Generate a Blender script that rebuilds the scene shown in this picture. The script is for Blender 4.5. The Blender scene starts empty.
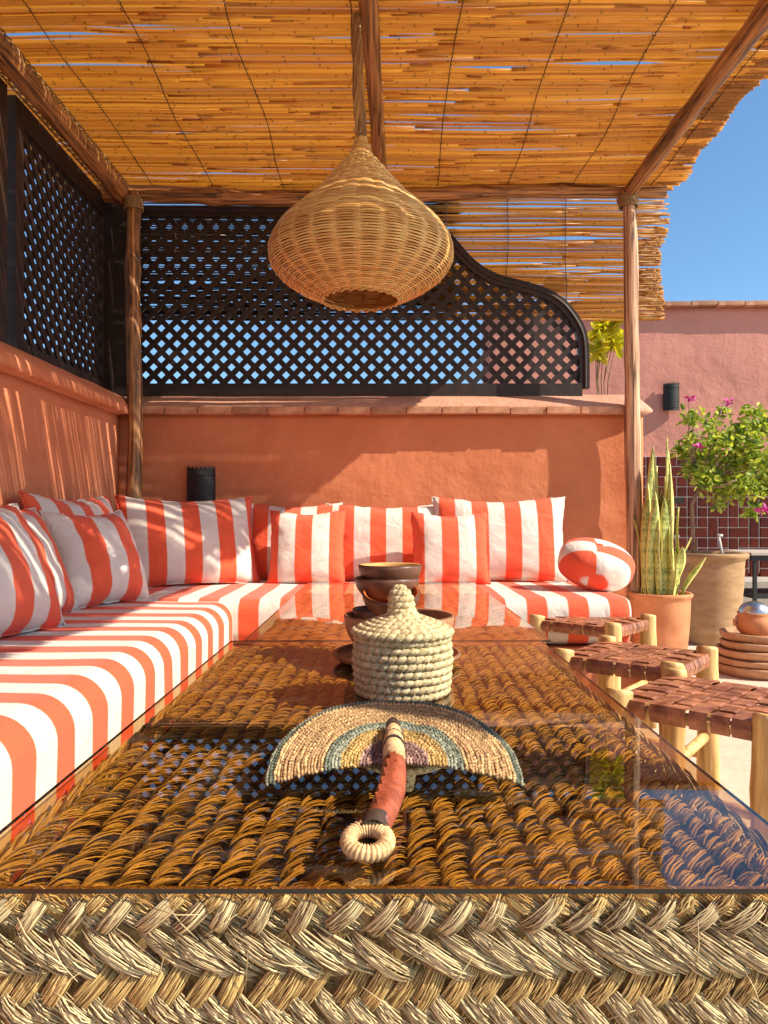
import bpy, math, random
from mathutils import Vector, Matrix, Euler, noise
R = math.radians
rnd = random.Random(7)
sc = bpy.context.scene
col = sc.collection
PI = math.pi

# ------------------------------------------------------------------ camera
cam = bpy.data.cameras.new('camera'); camo = bpy.data.objects.new('camera', cam); col.objects.link(camo)
camo.location = (0, 0, 0.85); camo.rotation_euler = (R(90.2), 0, 0)
cam.sensor_fit = 'VERTICAL'; cam.sensor_height = 32; cam.lens = 750 / 1024 * 32
cam.clip_start = 0.02; cam.clip_end = 500
sc.camera = camo
# ------------------------------------------------------------------ world
SUN = Vector((1, -0.31, 0.865)).normalized()
w = bpy.data.worlds.new('World'); sc.world = w; w.use_nodes = True
nt = w.node_tree; bg = nt.nodes['Background']
sk = nt.nodes.new('ShaderNodeTexSky'); sk.sky_type = 'NISHITA'; sk.sun_disc = False
sk.sun_elevation = math.asin(SUN.z); sk.sun_rotation = math.atan2(SUN.x, SUN.y)
sk.air_density = 1.0; sk.dust_density = 0.7; sk.ozone_density = 1.0
tn = nt.nodes.new('ShaderNodeMix'); tn.data_type = 'RGBA'; tn.blend_type = 'MULTIPLY'; tn.inputs[0].default_value = 1
tn.inputs[7].default_value = (0.66, 0.90, 1.05, 1); nt.links.new(sk.outputs[0], tn.inputs[6]); nt.links.new(tn.outputs[2], bg.inputs[0]); bg.inputs[1].default_value = 0.125
sl = bpy.data.lights.new('sun', 'SUN'); sl.energy = 5.0; sl.angle = R(0.40); sl.color = (1, 0.89, 0.72)
so = bpy.data.objects.new('sun', sl); col.objects.link(so)
so.rotation_euler = SUN.to_track_quat('Z', 'Y').to_euler()
sc.view_settings.view_transform = 'Standard'; sc.view_settings.look = 'None'
sc.view_settings.exposure = 0.6; sc.view_settings.gamma = 1
sc.cycles.use_denoising = True
sc.cycles.max_bounces = 8; sc.cycles.diffuse_bounces = 5; sc.cycles.transmission_bounces = 6
sc.cycles.transparent_max_bounces = 12; sc.cycles.caustics_reflective = False

# ------------------------------------------------------------------ mesh helpers
class MB:
    def __init__(s): s.v = []; s.f = []; s.uv = {}; s.mi = []; s.m = 0
    def face(s, f): s.f.append(f); s.mi.append(s.m)
    def box(s, c, d, rot=None):
        b = len(s.v); c = Vector(c)
        for z in (-1, 1):
            for x, y in ((-1, -1), (1, -1), (1, 1), (-1, 1)):
                p = Vector((x * d[0] / 2, y * d[1] / 2, z * d[2] / 2))
                if rot: p = rot @ p
                s.v.append(tuple(c + p))
        for f in ((0, 3, 2, 1), (4, 5, 6, 7), (0, 1, 5, 4), (1, 2, 6, 5), (2, 3, 7, 6), (3, 0, 4, 7)):
            s.face(tuple(b + i for i in f))
    def tube(s, pts, rad, n=6, cap=True, flat=1.0, up=None):
        pts = [Vector(p) for p in pts]
        if not hasattr(rad, '__len__'): rad = [rad] * len(pts)
        b = len(s.v); N = len(pts)
        t0 = (pts[1] - pts[0]).normalized()
        u = Vector(up) if up else (Vector((0, 0, 1)) if abs(t0.z) < 0.9 else Vector((1, 0, 0)))
        L = 0; prev = None
        for i, p in enumerate(pts):
            t = (pts[min(i + 1, N - 1)] - pts[max(i - 1, 0)])
            if t.length < 1e-9: t = t0.copy()
            t.normalize()
            u = u - t * u.dot(t)
            if u.length < 1e-5: u = t.orthogonal()
            u.normalize()
            w_ = t.cross(u)
            if prev is not None: L += (p - prev).length
            prev = p
            for k in range(n):
                a = 2 * PI * k / n
                s.v.append(tuple(p + w_ * (math.cos(a) * rad[i]) + u * (math.sin(a) * rad[i] * flat)))
                s.uv[len(s.v) - 1] = (L, k / n)
        for i in range(N - 1):
            for k in range(n):
                k2 = (k + 1) % n
                s.face((b + i * n + k, b + i * n + k2, b + (i + 1) * n + k2, b + (i + 1) * n + k))
        if cap:
            s.face(tuple(b + k for k in range(n))[::-1])
            s.face(tuple(b + (N - 1) * n + k for k in range(n)))
    def lathe(s, prof, n=48, c=(0, 0, 0), closed=False, fn=None):
        b = len(s.v); c = Vector(c)
        for j, (r, z) in enumerate(prof):
            for k in range(n):
                a = 2 * PI * k / n
                rr, zz = (r, z) if fn is None else fn(r, z, a, j)
                s.v.append((c.x + rr * math.cos(a), c.y + rr * math.sin(a), c.z + zz))
        J = len(prof)
        for j in range(J - 1 + (1 if closed else 0)):
            j2 = (j + 1) % J
            for k in range(n):
                k2 = (k + 1) % n
                s.face((b + j * n + k, b + j * n + k2, b + j2 * n + k2, b + j2 * n + k))
    def prism(s, poly, y0, y1, ax='y'):
        """poly: list of 2D points (x,z) extruded in y (ax y) or (y,z) extruded in x"""
        b = len(s.v); n = len(poly)
        for yy in (y0, y1):
            for p in poly:
                s.v.append((p[0], yy, p[1]) if ax == 'y' else (yy, p[0], p[1]))
        for i in range(n):
            j = (i + 1) % n
            s.face((b + i, b + j, b + n + j, b + n + i))
        s.face(tuple(b + i for i in range(n))[::-1]); s.face(tuple(b + n + i for i in range(n)))
    def mesh(s, name, mats, smooth=False):
        me = bpy.data.meshes.new(name); me.from_pydata(s.v, [], s.f)
        if not isinstance(mats, (list, tuple)): mats = [mats]
        for m in mats: me.materials.append(m)
        if len(mats) > 1: me.polygons.foreach_set('material_index', s.mi)
        if s.uv:
            ul = me.uv_layers.new(name='UVMap')
            for l in me.loops:
                ul.data[l.index].uv = s.uv.get(l.vertex_index, (0, 0))
        if smooth: me.polygons.foreach_set('use_smooth', [True] * len(me.polygons))
        me.update()
        return me

def fixn(me):
    import bmesh
    bm = bmesh.new(); bm.from_mesh(me); bmesh.ops.recalc_face_normals(bm, faces=bm.faces); bm.to_mesh(me); bm.free()

def part(name, mb, mat, parent=None, smooth=False, loc=None, rot=None, recalc=True):
    me = mb if isinstance(mb, bpy.types.Mesh) else mb.mesh(name, mat, smooth)
    if recalc and not isinstance(mb, bpy.types.Mesh): fixn(me)
    o = bpy.data.objects.new(name, me); col.objects.link(o)
    if parent: o.parent = parent
    if loc is not None: o.location = loc
    if rot is not None: o.rotation_euler = rot
    return o
def tag(o, label, cat, group=None):
    o['label'] = label; o['category'] = cat
    if group: o['group'] = group
    return o
def thing(name, label, cat, loc=(0, 0, 0), rot=(0, 0, 0), group=None):
    o = bpy.data.objects.new(name, None); col.objects.link(o)
    o.location = loc; o.rotation_euler = rot; o.empty_display_size = 0.1
    return tag(o, label, cat, group)
def structure(name, mb, mat, smooth=False, parent=None):
    o = part(name, mb, mat, parent, smooth)
    if not parent: o['kind'] = 'structure'
    return o
def copy_tree(src, parent=None):
    c = src.copy(); col.objects.link(c)
    if parent: c.parent = parent
    for ch in list(src.children): copy_tree(ch, c)
    return c

# ------------------------------------------------------------------ material helpers
class NT:
    def __init__(s, name):
        s.m = bpy.data.materials.new(name); s.m.use_nodes = True; s.t = s.m.node_tree
        s.b = s.t.nodes['Principled BSDF']; s.out = s.t.nodes['Material Output']
    def n(s, typ, **k):
        nd = s.t.nodes.new(typ)
        for a, v in k.items(): setattr(nd, a, v)
        return nd
    def l(s, a, b): s.t.links.new(a, b)
    def noise(s, vec, scale, detail=4, rough=0.55, dist=0):
        nd = s.n('ShaderNodeTexNoise'); nd.inputs['Scale'].default_value = scale
        nd.inputs['Detail'].default_value = detail; nd.inputs['Roughness'].default_value = rough
        nd.inputs['Distortion'].default_value = dist
        if vec is not None: s.l(vec, nd.inputs['Vector'])
        return nd.outputs['Fac']
    def ramp(s, fac, stops):
        nd = s.n('ShaderNodeValToRGB'); e = nd.color_ramp.elements
        while len(e) < len(stops): e.new(0.5)
        for i, (p, c) in enumerate(stops): e[i].position = p; e[i].color = (*c, 1)
        s.l(fac, nd.inputs[0]); return nd.outputs[0]
    def mix(s, fac, a, b, mode='MIX'):
        nd = s.n('ShaderNodeMix', data_type='RGBA', blend_type=mode)
        for v, i in ((fac, 0), (a, 6), (b, 7)):
            if isinstance(v, (int, float)): nd.inputs[i].default_value = v
            elif isinstance(v, tuple): nd.inputs[i].default_value = (*v, 1)
            else: s.l(v, nd.inputs[i])
        return nd.outputs[2]
    def math(s, op, a, b=0.0, c=None):
        nd = s.n('ShaderNodeMath', operation=op)
        for v, i in ((a, 0), (b, 1), (c, 2)):
            if v is None: continue
            if isinstance(v, (int, float)): nd.inputs[i].default_value = v
            else: s.l(v, nd.inputs[i])
        return nd.outputs[0]
    def coord(s, which='Object', scale=None):
        o = s.n('ShaderNodeTexCoord').outputs[which]
        if scale:
            mp = s.n('ShaderNodeMapping'); mp.inputs['Scale'].default_value = scale; s.l(o, mp.inputs[0]); return mp.outputs[0]
        return o
    def bump(s, h, strength=0.3, dist=0.01):
        nd = s.n('ShaderNodeBump'); nd.inputs['Strength'].default_value = strength; nd.inputs['Distance'].default_value = dist
        s.l(h, nd.inputs['Height']); s.l(nd.outputs[0], s.b.inputs['Normal']); return nd
    def set(s, **k):
        for a, v in k.items():
            s.b.inputs[a.replace('_', ' ')].default_value = v
        return s

def m_plaster(name, c1, c2, scale=3, bump=0.3):
    n = NT(name); co = n.coord('Object')
    f = n.noise(co, scale, 6, 0.6, 0.6); f2 = n.noise(co, 38, 4, 0.6)
    c = n.ramp(f, [(0.3, c1), (0.7, c2)])
    f3 = n.noise(co, 11, 5, 0.65)
    c = n.mix(n.math('MULTIPLY', f3, 0.42), c, tuple(x * 0.62 for x in c1))
    big = n.noise(co, 0.9, 5, 0.7, 1.0)
    c = n.mix(n.math('MULTIPLY', n.ramp(big, [(0.52, (0, 0, 0)), (0.70, (1, 1, 1))]), 0.30), c, tuple(min(1, x * 1.25 + 0.05) for x in c2))
    n.l(c, n.b.inputs['Base Color']); n.set(Roughness=0.85)
    h = n.math('ADD', n.math('MULTIPLY', f3, 1.0), n.math('MULTIPLY', f2, 0.35))
    h = n.math('ADD', h, n.math('MULTIPLY', n.noise(co, 3.3, 3, 0.5, 0.4), 2.2))
    n.bump(h, bump, 0.02)
    return n.m
def m_simple(name, c1, c2, scale=8, rough=0.7, bump=0.3, stretch=None, dist=0.004, metallic=0, island=0.0, lo=0.3, hi=0.7):
    n = NT(name); co = n.coord('Object', stretch)
    f = n.noise(co, scale, 6, 0.6, 0.3)
    c = n.ramp(f, [(lo, c1), (hi, c2)])
    if island:
        ri = n.n('ShaderNodeNewGeometry').outputs['Random Per Island']
        oi = n.n('ShaderNodeObjectInfo').outputs['Random']
        rr = n.math('FRACT', n.math('ADD', ri, oi))
        hv = n.n('ShaderNodeHueSaturation'); n.l(c, hv.inputs['Color'])
        n.l(n.math('ADD', n.math('MULTIPLY', rr, island), 1 - island / 2), hv.inputs['Value'])
        c = hv.outputs[0]
    n.l(c, n.b.inputs['Base Color']); n.set(Roughness=rough, Metallic=metallic)
    if bump: n.bump(f, bump, dist)
    return n.m

M = {}
M['wall_orange'] = m_plaster('plaster orange', (0.62, 0.20, 0.08), (0.74, 0.27, 0.12))
M['wall_left'] = m_plaster('plaster terracotta', (0.58, 0.19, 0.085), (0.68, 0.25, 0.12))
M['wall_pink'] = m_plaster('plaster rose', (0.60, 0.23, 0.17), (0.70, 0.30, 0.225), 1.5, 0.35)
M['cap'] = m_plaster('plaster cap', (0.55, 0.27, 0.17), (0.66, 0.36, 0.25), 4, 0.6)
M['brick'] = m_simple('brick terracotta', (0.36, 0.14, 0.07), (0.60, 0.33, 0.20), 14, 0.9, 0.6, island=0.4)
M['floor'] = m_plaster('floor cream', (0.60, 0.47, 0.34), (0.72, 0.60, 0.46), 2, 0.3)
M['pole'] = m_simple('wood pole '+'pole', (0.03, 0.010, 0.004), (0.55, 0.26, 0.09), 75, 0.45, 0.9, (1, 1, 0.03), 0.006, lo=0.36, hi=0.64)
M['polex'] = m_simple('wood pole '+'polex', (0.03, 0.010, 0.004), (0.55, 0.26, 0.09), 75, 0.45, 0.9, (0.03, 1, 1), 0.006, lo=0.36, hi=0.64)
M['poley'] = m_simple('wood pole '+'poley', (0.03, 0.010, 0.004), (0.55, 0.26, 0.09), 75, 0.45, 0.9, (1, 0.03, 1), 0.006, lo=0.36, hi=0.64)
M['postpale'] = m_simple('wood post peeled', (0.10, 0.03, 0.012), (0.74, 0.44, 0.26), 70, 0.6, 0.9, (1, 1, 0.025), 0.005, lo=0.36, hi=0.60)
M['lattice'] = m_simple('lattice dark wood', (0.012, 0.006, 0.004), (0.035, 0.016, 0.010), 20, 0.55, 0.4)
M['rope'] = m_simple('rope', (0.16, 0.09, 0.04), (0.42, 0.28, 0.14), 120, 0.9, 0.6)
M['cordbrown'] = m_simple('cord brown', (0.10, 0.04, 0.015), (0.50, 0.28, 0.10), 18, 0.5, 0.6, (1, 1, 0.2), lo=0.38, hi=0.62)
M['wire'] = m_simple('binding wire', (0.03, 0.015, 0.01), (0.07, 0.03, 0.015), 60, 0.7, 0)
M['bed'] = m_simple('woven bed', (0.02, 0.008, 0.003), (0.07, 0.028, 0.009), 90, 0.8, 0.4)
M['backing'] = m_simple('straw core', (0.10, 0.05, 0.015), (0.45, 0.28, 0.09), 220, 0.8, 0.9, (1, 1, 0.4), 0.003)
M['log'] = m_simple('pale log wood', (0.38, 0.19, 0.05), (0.84, 0.57, 0.23), 26, 0.6, 0.6, (1, 1, 0.08), 0.004, lo=0.33, hi=0.6)
M['terracotta'] = m_simple('terracotta', (0.46, 0.16, 0.06), (0.66, 0.29, 0.13), 9, 0.85, 0.3)
M['claypale'] = m_simple('pale clay', (0.32, 0.18, 0.08), (0.50, 0.31, 0.16), 7, 0.9, 0.4, (1, 1, 3))
M['soil'] = m_simple('soil', (0.03, 0.018, 0.01), (0.10, 0.06, 0.03), 60, 1, 0.8)
M['black'] = m_simple('black iron', (0.004, 0.004, 0.0045), (0.018, 0.017, 0.018), 60, 0.55, 0.7)
M['silver'] = m_simple('silver', (0.30, 0.29, 0.29), (0.65, 0.63, 0.62), 60, 0.33, 0.1, metallic=1)
M['clay'] = m_simple('clay saucer', (0.36, 0.17, 0.08), (0.55, 0.32, 0.18), 16, 0.85, 0.4, island=0.2)
M['darkbowl'] = m_simple('dark glazed clay', (0.06, 0.024, 0.012), (0.20, 0.085, 0.045), 18, 0.4, 0.25)
M['redbowl'] = m_simple('red clay', (0.45, 0.10, 0.02), (0.62, 0.19, 0.05), 18, 0.5, 0.2)
M['ochrebowl'] = m_simple('ochre clay', (0.48, 0.24, 0.06), (0.66, 0.40, 0.14), 18, 0.6, 0.2)
M['woodbowl'] = m_simple('brown wood bowl', (0.28, 0.11, 0.05), (0.50, 0.25, 0.12), 10, 0.5, 0.25, (1, 1, 4))
M['grout'] = m_simple('pale grout', (0.66, 0.50, 0.42), (0.82, 0.66, 0.56), 40, 0.95, 0.3)
M['tile'] = m_simple('oxblood tile', (0.070, 0.008, 0.004), (0.14, 0.020, 0.008), 18, 0.35, 0.25, island=0.5)
M['tile'].node_tree.nodes['Principled BSDF'].inputs['Specular IOR Level'].default_value = 0.22
M['ledge'] = m_plaster('ledge grey', (0.42, 0.36, 0.31), (0.55, 0.49, 0.43), 3, 0.3)
M['leather'] = m_simple('leather strap', (0.18, 0.05, 0.02), (0.46, 0.18, 0.085), 22, 0.42, 0.5, lo=0.35, hi=0.62, island=0.35)
M['handle'] = m_simple('handle leather', (0.20, 0.035, 0.014), (0.46, 0.115, 0.05), 60, 0.5, 0.7, dist=0.002)
M['bark'] = m_simple('bark', (0.16, 0.09, 0.05), (0.42, 0.30, 0.20), 40, 0.9, 0.6, (1, 1, 0.3))
M['flower'] = m_simple('magenta bract', (0.55, 0.02, 0.25), (0.75, 0.06, 0.40), 30, 0.6, 0, island=0.4)
M['whitepaint'] = m_simple('off white', (0.7, 0.66, 0.6), (0.8, 0.77, 0.7), 20, 0.7, 0.1)

def m_straw(name, c1, c2, isl=0.9, rough=0.55, stretch=None, fleck=0):
    """fibre: colour differs per strand, dry speckles along it"""
    n = NT(name); g = n.n('ShaderNodeNewGeometry')
    oi = n.n('ShaderNodeObjectInfo').outputs['Random']
    r = n.math('FRACT', n.math('ADD', g.outputs['Random Per Island'], oi))
    uvn = n.coord('UV', (60, 6, 1))
    f = n.noise(uvn, 3, 4, 0.6)
    if fleck: f = n.ramp(n.noise(n.coord('Object'), fleck, 3, 0.6), [(0.42, (0, 0, 0)), (0.62, (1.6, 1.6, 1.6))])
    c = n.ramp(r, [(0.0, c1), (0.35, tuple((a + b) / 2 for a, b in zip(c1, c2))), (0.8, c2), (1.0, tuple(min(1, x * 1.15) for x in c2))])
    c = n.mix(n.math('MULTIPLY', f, 0.55), c, tuple(x * 0.5 for x in c1))
    n.l(c, n.b.inputs['Base Color']); n.set(Roughness=rough)
    n.bump(f, 0.3, 0.002)
    return n.m
M['straw'] = m_straw('straw pale', (0.12, 0.06, 0.016), (1.0, 0.80, 0.44), rough=0.75)
M['strawyellow'] = m_straw('straw yellow', (0.22, 0.11, 0.025), (1.0, 0.72, 0.28), rough=0.75)
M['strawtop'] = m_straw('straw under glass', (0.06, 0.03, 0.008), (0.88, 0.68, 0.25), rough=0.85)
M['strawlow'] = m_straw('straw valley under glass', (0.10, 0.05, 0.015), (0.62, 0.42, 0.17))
M['strawfar'] = m_straw('straw brown', (0.40, 0.18, 0.06), (0.66, 0.34, 0.13))
M['basket'] = m_simple('palm coil', (0.30, 0.21, 0.085), (0.82, 0.68, 0.39), 130, 0.75, 0.8, dist=0.003)
M['looptan'] = m_simple('tan cord', (0.45, 0.25, 0.10), (0.85, 0.60, 0.30), 160, 0.75, 0.6, dist=0.002)
M['wicker'] = m_straw('wicker', (0.62, 0.31, 0.08), (1.0, 0.63, 0.22), rough=0.3)

def m_reed(name, front, trans, isl):
    n = NT(name); g = n.n('ShaderNodeNewGeometry'); r = g.outputs['Random Per Island']
    uv = n.n('ShaderNodeSeparateXYZ'); n.l(n.coord('UV'), uv.inputs[0])
    # joints: narrow dark ring every ~19 cm, offset per reed
    ph = n.math('FRACT', n.math('ADD', n.math('MULTIPLY', uv.outputs[0], 3.1), n.math('MULTIPLY', r, 37.0)))
    ring = n.math('LESS_THAN', ph, 0.016)
    f = n.noise(n.coord('Object', (2.0, 90, 90)), 2, 5, 0.7)
    def shade(c):
        hv = n.n('ShaderNodeHueSaturation')
        n.l(n.math('ADD', n.math('MULTIPLY', r, isl), 1 - isl * 0.55), hv.inputs['Value'])
        n.l(n.math('ADD', n.math('MULTIPLY', r, 0.02), 0.49), hv.inputs['Hue'])
        hv.inputs['Color'].default_value = (*c, 1)
        a = n.mix(n.math('MULTIPLY', f, 0.5), hv.outputs[0], tuple(x * 0.35 for x in c))
        return n.mix(n.math('MULTIPLY', ring, 0.6), a, (0.05, 0.02, 0.008))
    d = n.n('ShaderNodeBsdfDiffuse'); n.l(shade(front), d.inputs[0])
    t = n.n('ShaderNodeBsdfTranslucent'); n.l(shade(trans), t.inputs[0])
    gl = n.n('ShaderNodeBsdfGlossy'); gl.inputs[0].default_value = (1, 0.9, 0.7, 1); gl.inputs['Roughness'].default_value = 0.4
    mx = n.n('ShaderNodeMixShader'); mx.inputs[0].default_value = 0.78
    n.l(d.outputs[0], mx.inputs[1]); n.l(t.outputs[0], mx.inputs[2])
    m2 = n.n('ShaderNodeMixShader'); m2.inputs[0].default_value = 0.05
    n.l(mx.outputs[0], m2.inputs[1]); n.l(gl.outputs[0], m2.inputs[2])
    n.l(m2.outputs[0], n.out.inputs['Surface'])
    return n.m
M['reed'] = m_reed('roof reed', (0.90, 0.47, 0.12), (1.0, 0.64, 0.20), 0.30)
M['reedshaded'] = m_reed('shaded reed', (0.20, 0.085, 0.04), (0.10, 0.03, 0.012), 0.7)  # darker reed copy: shade under the roof put into the blind's left part

def m_cloth(name):
    n = NT(name)
    uv = n.n('ShaderNodeSeparateXYZ'); n.l(n.coord('UV'), uv.inputs[0])
    at = n.n('ShaderNodeAttribute', attribute_type='OBJECT', attribute_name='phase')
    p = n.math('FRACT', n.math('ADD', n.math('DIVIDE', uv.outputs[0], 0.168), at.outputs['Fac']))
    d = n.math('ABSOLUTE', n.math('SUBTRACT', p, 0.5))       # 0 mid orange .. .5 mid white
    c = n.ramp(d, [(0.0, (0.90, 0.088, 0.010)), (0.238, (0.90, 0.088, 0.010)), (0.246, (0.82, 0.40, 0.28)), (0.262, (0.82, 0.76, 0.68)), (1.0, (0.82, 0.76, 0.68))])
    f = n.noise(n.coord('Object'), 7, 4, 0.6)
    c = n.mix(n.math('MULTIPLY', f, 0.12), c, (0.55, 0.40, 0.32), 'MULTIPLY')
    thr = n.noise(n.coord('Object', (700, 60, 700)), 1.0, 2, 0.5)
    c = n.mix(n.math('MULTIPLY', thr, 0.10), c, (0.86, 0.70, 0.60))
    n.l(c, n.b.inputs['Base Color']); n.set(Roughness=0.85); n.b.inputs['Sheen Weight'].default_value = 0.15
    fold = n.noise(n.coord('Object'), 9, 3, 0.5, 1.2)
    wv = n.n('ShaderNodeTexWave'); wv.inputs['Scale'].default_value = 420; n.l(n.coord('Object'), wv.inputs[0])
    n.bump(n.math('ADD', n.math('MULTIPLY', fold, 6.0), n.math('MULTIPLY', wv.outputs['Fac'], 0.1)), 0.5, 0.008)
    return n.m
M['cloth'] = m_cloth('striped canvas')

def m_glass():
    n = NT('amber glass'); g = n.n('ShaderNodeNewGeometry')
    fr = n.n('ShaderNodeFresnel'); fr.inputs['IOR'].default_value = 1.5
    fac = n.math('MULTIPLY', fr.outputs[0], n.math('SUBTRACT', 1.0, g.outputs['Backfacing']))
    tr = n.n('ShaderNodeBsdfTransparent'); tr.inputs[0].default_value = (0.88, 0.75, 0.55, 1)
    gl = n.n('ShaderNodeBsdfGlossy'); gl.inputs['Roughness'].default_value = 0.0; gl.inputs[0].default_value = (1, 1, 1, 1)
    mx = n.n('ShaderNodeMixShader'); n.l(fac, mx.inputs[0]); n.l(tr.outputs[0], mx.inputs[1]); n.l(gl.outputs[0], mx.inputs[2])
    df = n.n('ShaderNodeBsdfDiffuse'); df.inputs[0].default_value = (0.8, 0.75, 0.68, 1)
    sm = n.ramp(n.noise(n.coord('Object', (3, 9, 1)), 3.0, 7, 0.65, 1.5), [(0.48, (0, 0, 0)), (0.78, (1, 1, 1))])
    du = n.ramp(n.noise(n.coord('Object'), 420, 2, 0.5), [(0.66, (0, 0, 0)), (0.74, (1, 1, 1))])
    m3 = n.n('ShaderNodeMixShader'); n.l(n.math('ADD', n.math('MULTIPLY', sm, 0.045), n.math('MULTIPLY', du, 0.05)), m3.inputs[0])
    n.l(mx.outputs[0], m3.inputs[1]); n.l(df.outputs[0], m3.inputs[2])
    n.l(m3.outputs[0], n.out.inputs['Surface'])
    return n.m
M['glass'] = m_glass()
M['glassedge'] = m_simple('glass edge', (0.006, 0.008, 0.007), (0.012, 0.014, 0.012), 10, 0.06, 0)

def m_leaf(name, c1, c2, tr=0.35, island=0.8):
    n = NT(name); g = n.n('ShaderNodeNewGeometry')
    c = n.ramp(g.outputs['Random Per Island'], [(0, c1), (1, c2)])
    n.l(c, n.b.inputs['Base Color']); n.set(Roughness=0.45)
    t = n.n('ShaderNodeBsdfTranslucent'); n.l(n.mix(1.0, c, (1.3, 1.25, 0.5), 'MULTIPLY'), t.inputs[0])
    mx = n.n('ShaderNodeMixShader'); mx.inputs[0].default_value = tr
    n.l(n.b.outputs[0], mx.inputs[1]); n.l(t.outputs[0], mx.inputs[2]); n.l(mx.outputs[0], n.out.inputs['Surface'])
    return n.m
M['leaf'] = m_leaf('bougainvillea leaf', (0.08, 0.19, 0.025), (0.66, 0.72, 0.13), 0.45)
M['leafyellow'] = m_leaf('yellow leaf', (0.35, 0.40, 0.03), (0.75, 0.62, 0.05), 0.5)
def m_snake():
    n = NT('snake plant leaf'); uv = n.n('ShaderNodeSeparateXYZ'); n.l(n.coord('UV'), uv.inputs[0])
    e = n.math('ABSOLUTE', n.math('SUBTRACT', uv.outputs[1], 0.5))
    band = n.noise(n.coord('UV', (26, 1.5, 1)), 1.6, 4, 0.6, 0.8)
    c = n.ramp(band, [(0.35, (0.14, 0.20, 0.035)), (0.62, (0.55, 0.54, 0.14))])
    c = n.mix(n.math('GREATER_THAN', e, 0.36), c, (0.88, 0.76, 0.24))
    n.l(c, n.b.inputs['Base Color']); n.set(Roughness=0.4)
    return n.m
M['snake'] = m_snake()

# ================================================================== SETTING
mb = MB(); mb.box((0, 0, -0.1), (120, 120, 0.2)); structure('ground', mb, M['floor'])

# ---- back wall
bw = thing('terrace_wall', 'orange plastered low wall behind the back bench, edged with thin bricks under the lattice', 'wall', (0, 4.1, 0))
def wav_wall(x0, x1, z0, z1, nx, nz, thick, seed, amp=0.006):
    """front face at y=0 wavy, box behind"""
    m = MB()
    for j in range(nz + 1):
        for i in range(nx + 1):
            x = x0 + (x1 - x0) * i / nx; z = z0 + (z1 - z0) * j / nz
            y = noise.noise(Vector((x * 2.2, z * 2.2, seed))) * amp + noise.noise(Vector((x * 7, z * 7, seed + 5))) * amp * 0.35
            if i in (0, nx): y += 0.012
            m.v.append((x, y, z))
    for j in range(nz):
        for i in range(nx):
            a = j * (nx + 1) + i; m.face((a, a + 1, a + nx + 2, a + nx + 1))
    b = len(m.v)
    for (x, z) in ((x0, z0), (x1, z0), (x1, z1), (x0, z1)): m.v.append((x, thick, z))
    m.face((b, b + 3, b + 2, b + 1))
    top = [nz * (nx + 1) + i for i in range(nx + 1)]; m.face(tuple(top) + (b + 2, b + 3))
    m.face(tuple(range(nx, -1, -1)) + (b, b + 1))
    m.face(tuple((nx + 1) * j for j in range(nz + 1)) + (b + 3, b))
    m.face(tuple((nx + 1) * j + nx for j in range(nz, -1, -1)) + (b + 1, b + 2))
    return m
part('plaster', wav_wall(-1.6, 1.42, 0, 1.395, 90, 44, 0.22, 1.3), M['wall_orange'], bw, True)
# cap: sloped plaster with rounded right end, brick edge below
cap = MB(); secs = []
xs = [-1.6 + 3.09 * i / 40 for i in range(41)]
for i, x in enumerate(xs):
    k = 1.0
    if x > 1.36: k = math.sqrt(max(0.02, 1 - ((x - 1.36) / 0.135) ** 2))
    wv_ = noise.noise(Vector((x * 4, 0, 2))) * 0.005
    prof = [(-0.055, 0), (-0.062, 0.03), (-0.045, 0.05), (0.02, 0.085), (0.10, 0.125), (0.20, 0.13), (0.26, 0.09), (0.26, 0.0)]
    for (y, z) in prof: cap.v.append((x, 0.1 + (y - 0.1) * k, 1.397 + (z - 0.03) * k + 0.03 + wv_ * (z > 0.01)))
for i in range(40):
    for j in range(8):
        j2 = (j + 1) % 8; cap.face((i * 8 + j, (i + 1) * 8 + j, (i + 1) * 8 + j2, i * 8 + j2))
cap.face(tuple(range(8))); cap.face(tuple(40 * 8 + j for j in range(8))[::-1])
part('wall_cap', cap, M['cap'], bw, True)
x = -1.55
while x < 1.2:
    L = rnd.uniform(0.175, 0.20)
    b_ = MB(); b_.box((0, 0, 0), (L - 0.009, 0.10, 0.036), Matrix.Rotation(R(rnd.uniform(-1, 1)), 3, 'Y'))
    part('brick', b_, M['brick'], bw, loc=(x + L / 2, -0.022 + rnd.uniform(-0.006, 0.003), 1.412 + rnd.uniform(-0.003, 0.003)))
    x += L
# ---- left wall (plane x = -1.42 facing +x)
lw = thing('side_wall', 'terracotta plastered low wall along the left bench with a rounded cap', 'wall', (-1.42, 0, 0), (0, 0, R(90)))
# local: x -> world y, y -> world -x ; front (y=0) faces world +x
part('plaster', wav_wall(-0.8, 4.06, 0, 1.38, 100, 40, 0.25, 4.1), M['wall_left'], lw, True)
cp = MB(); N = 90
for i in range(N + 1):
    x = -0.8 + 4.86 * i / N; wv_ = noise.noise(Vector((x * 5, 3, 2))) * 0.006
    for k in range(13):
        a = PI + PI * -k / 12 + 0
        cp.v.append((x, 0.10 + 0.17 * math.cos(PI - PI * k / 12) * -1 * -1, 1.383 + 0.13 * math.sin(PI * k / 12) ** 0.8 + wv_))
for i in range(N):
    for k in range(12):
        a = i * 13 + k; cp.face((a, a + 1, a + 14, a + 13))
    cp.face((i * 13, (i + 1) * 13, (i + 1) * 13 + 12, i * 13 + 12))
cp.face(tuple(range(13))); cp.face(tuple(N * 13 + k for k in range(13)))
part('wall_cap', cp, M['wall_left'], lw, True)

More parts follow.
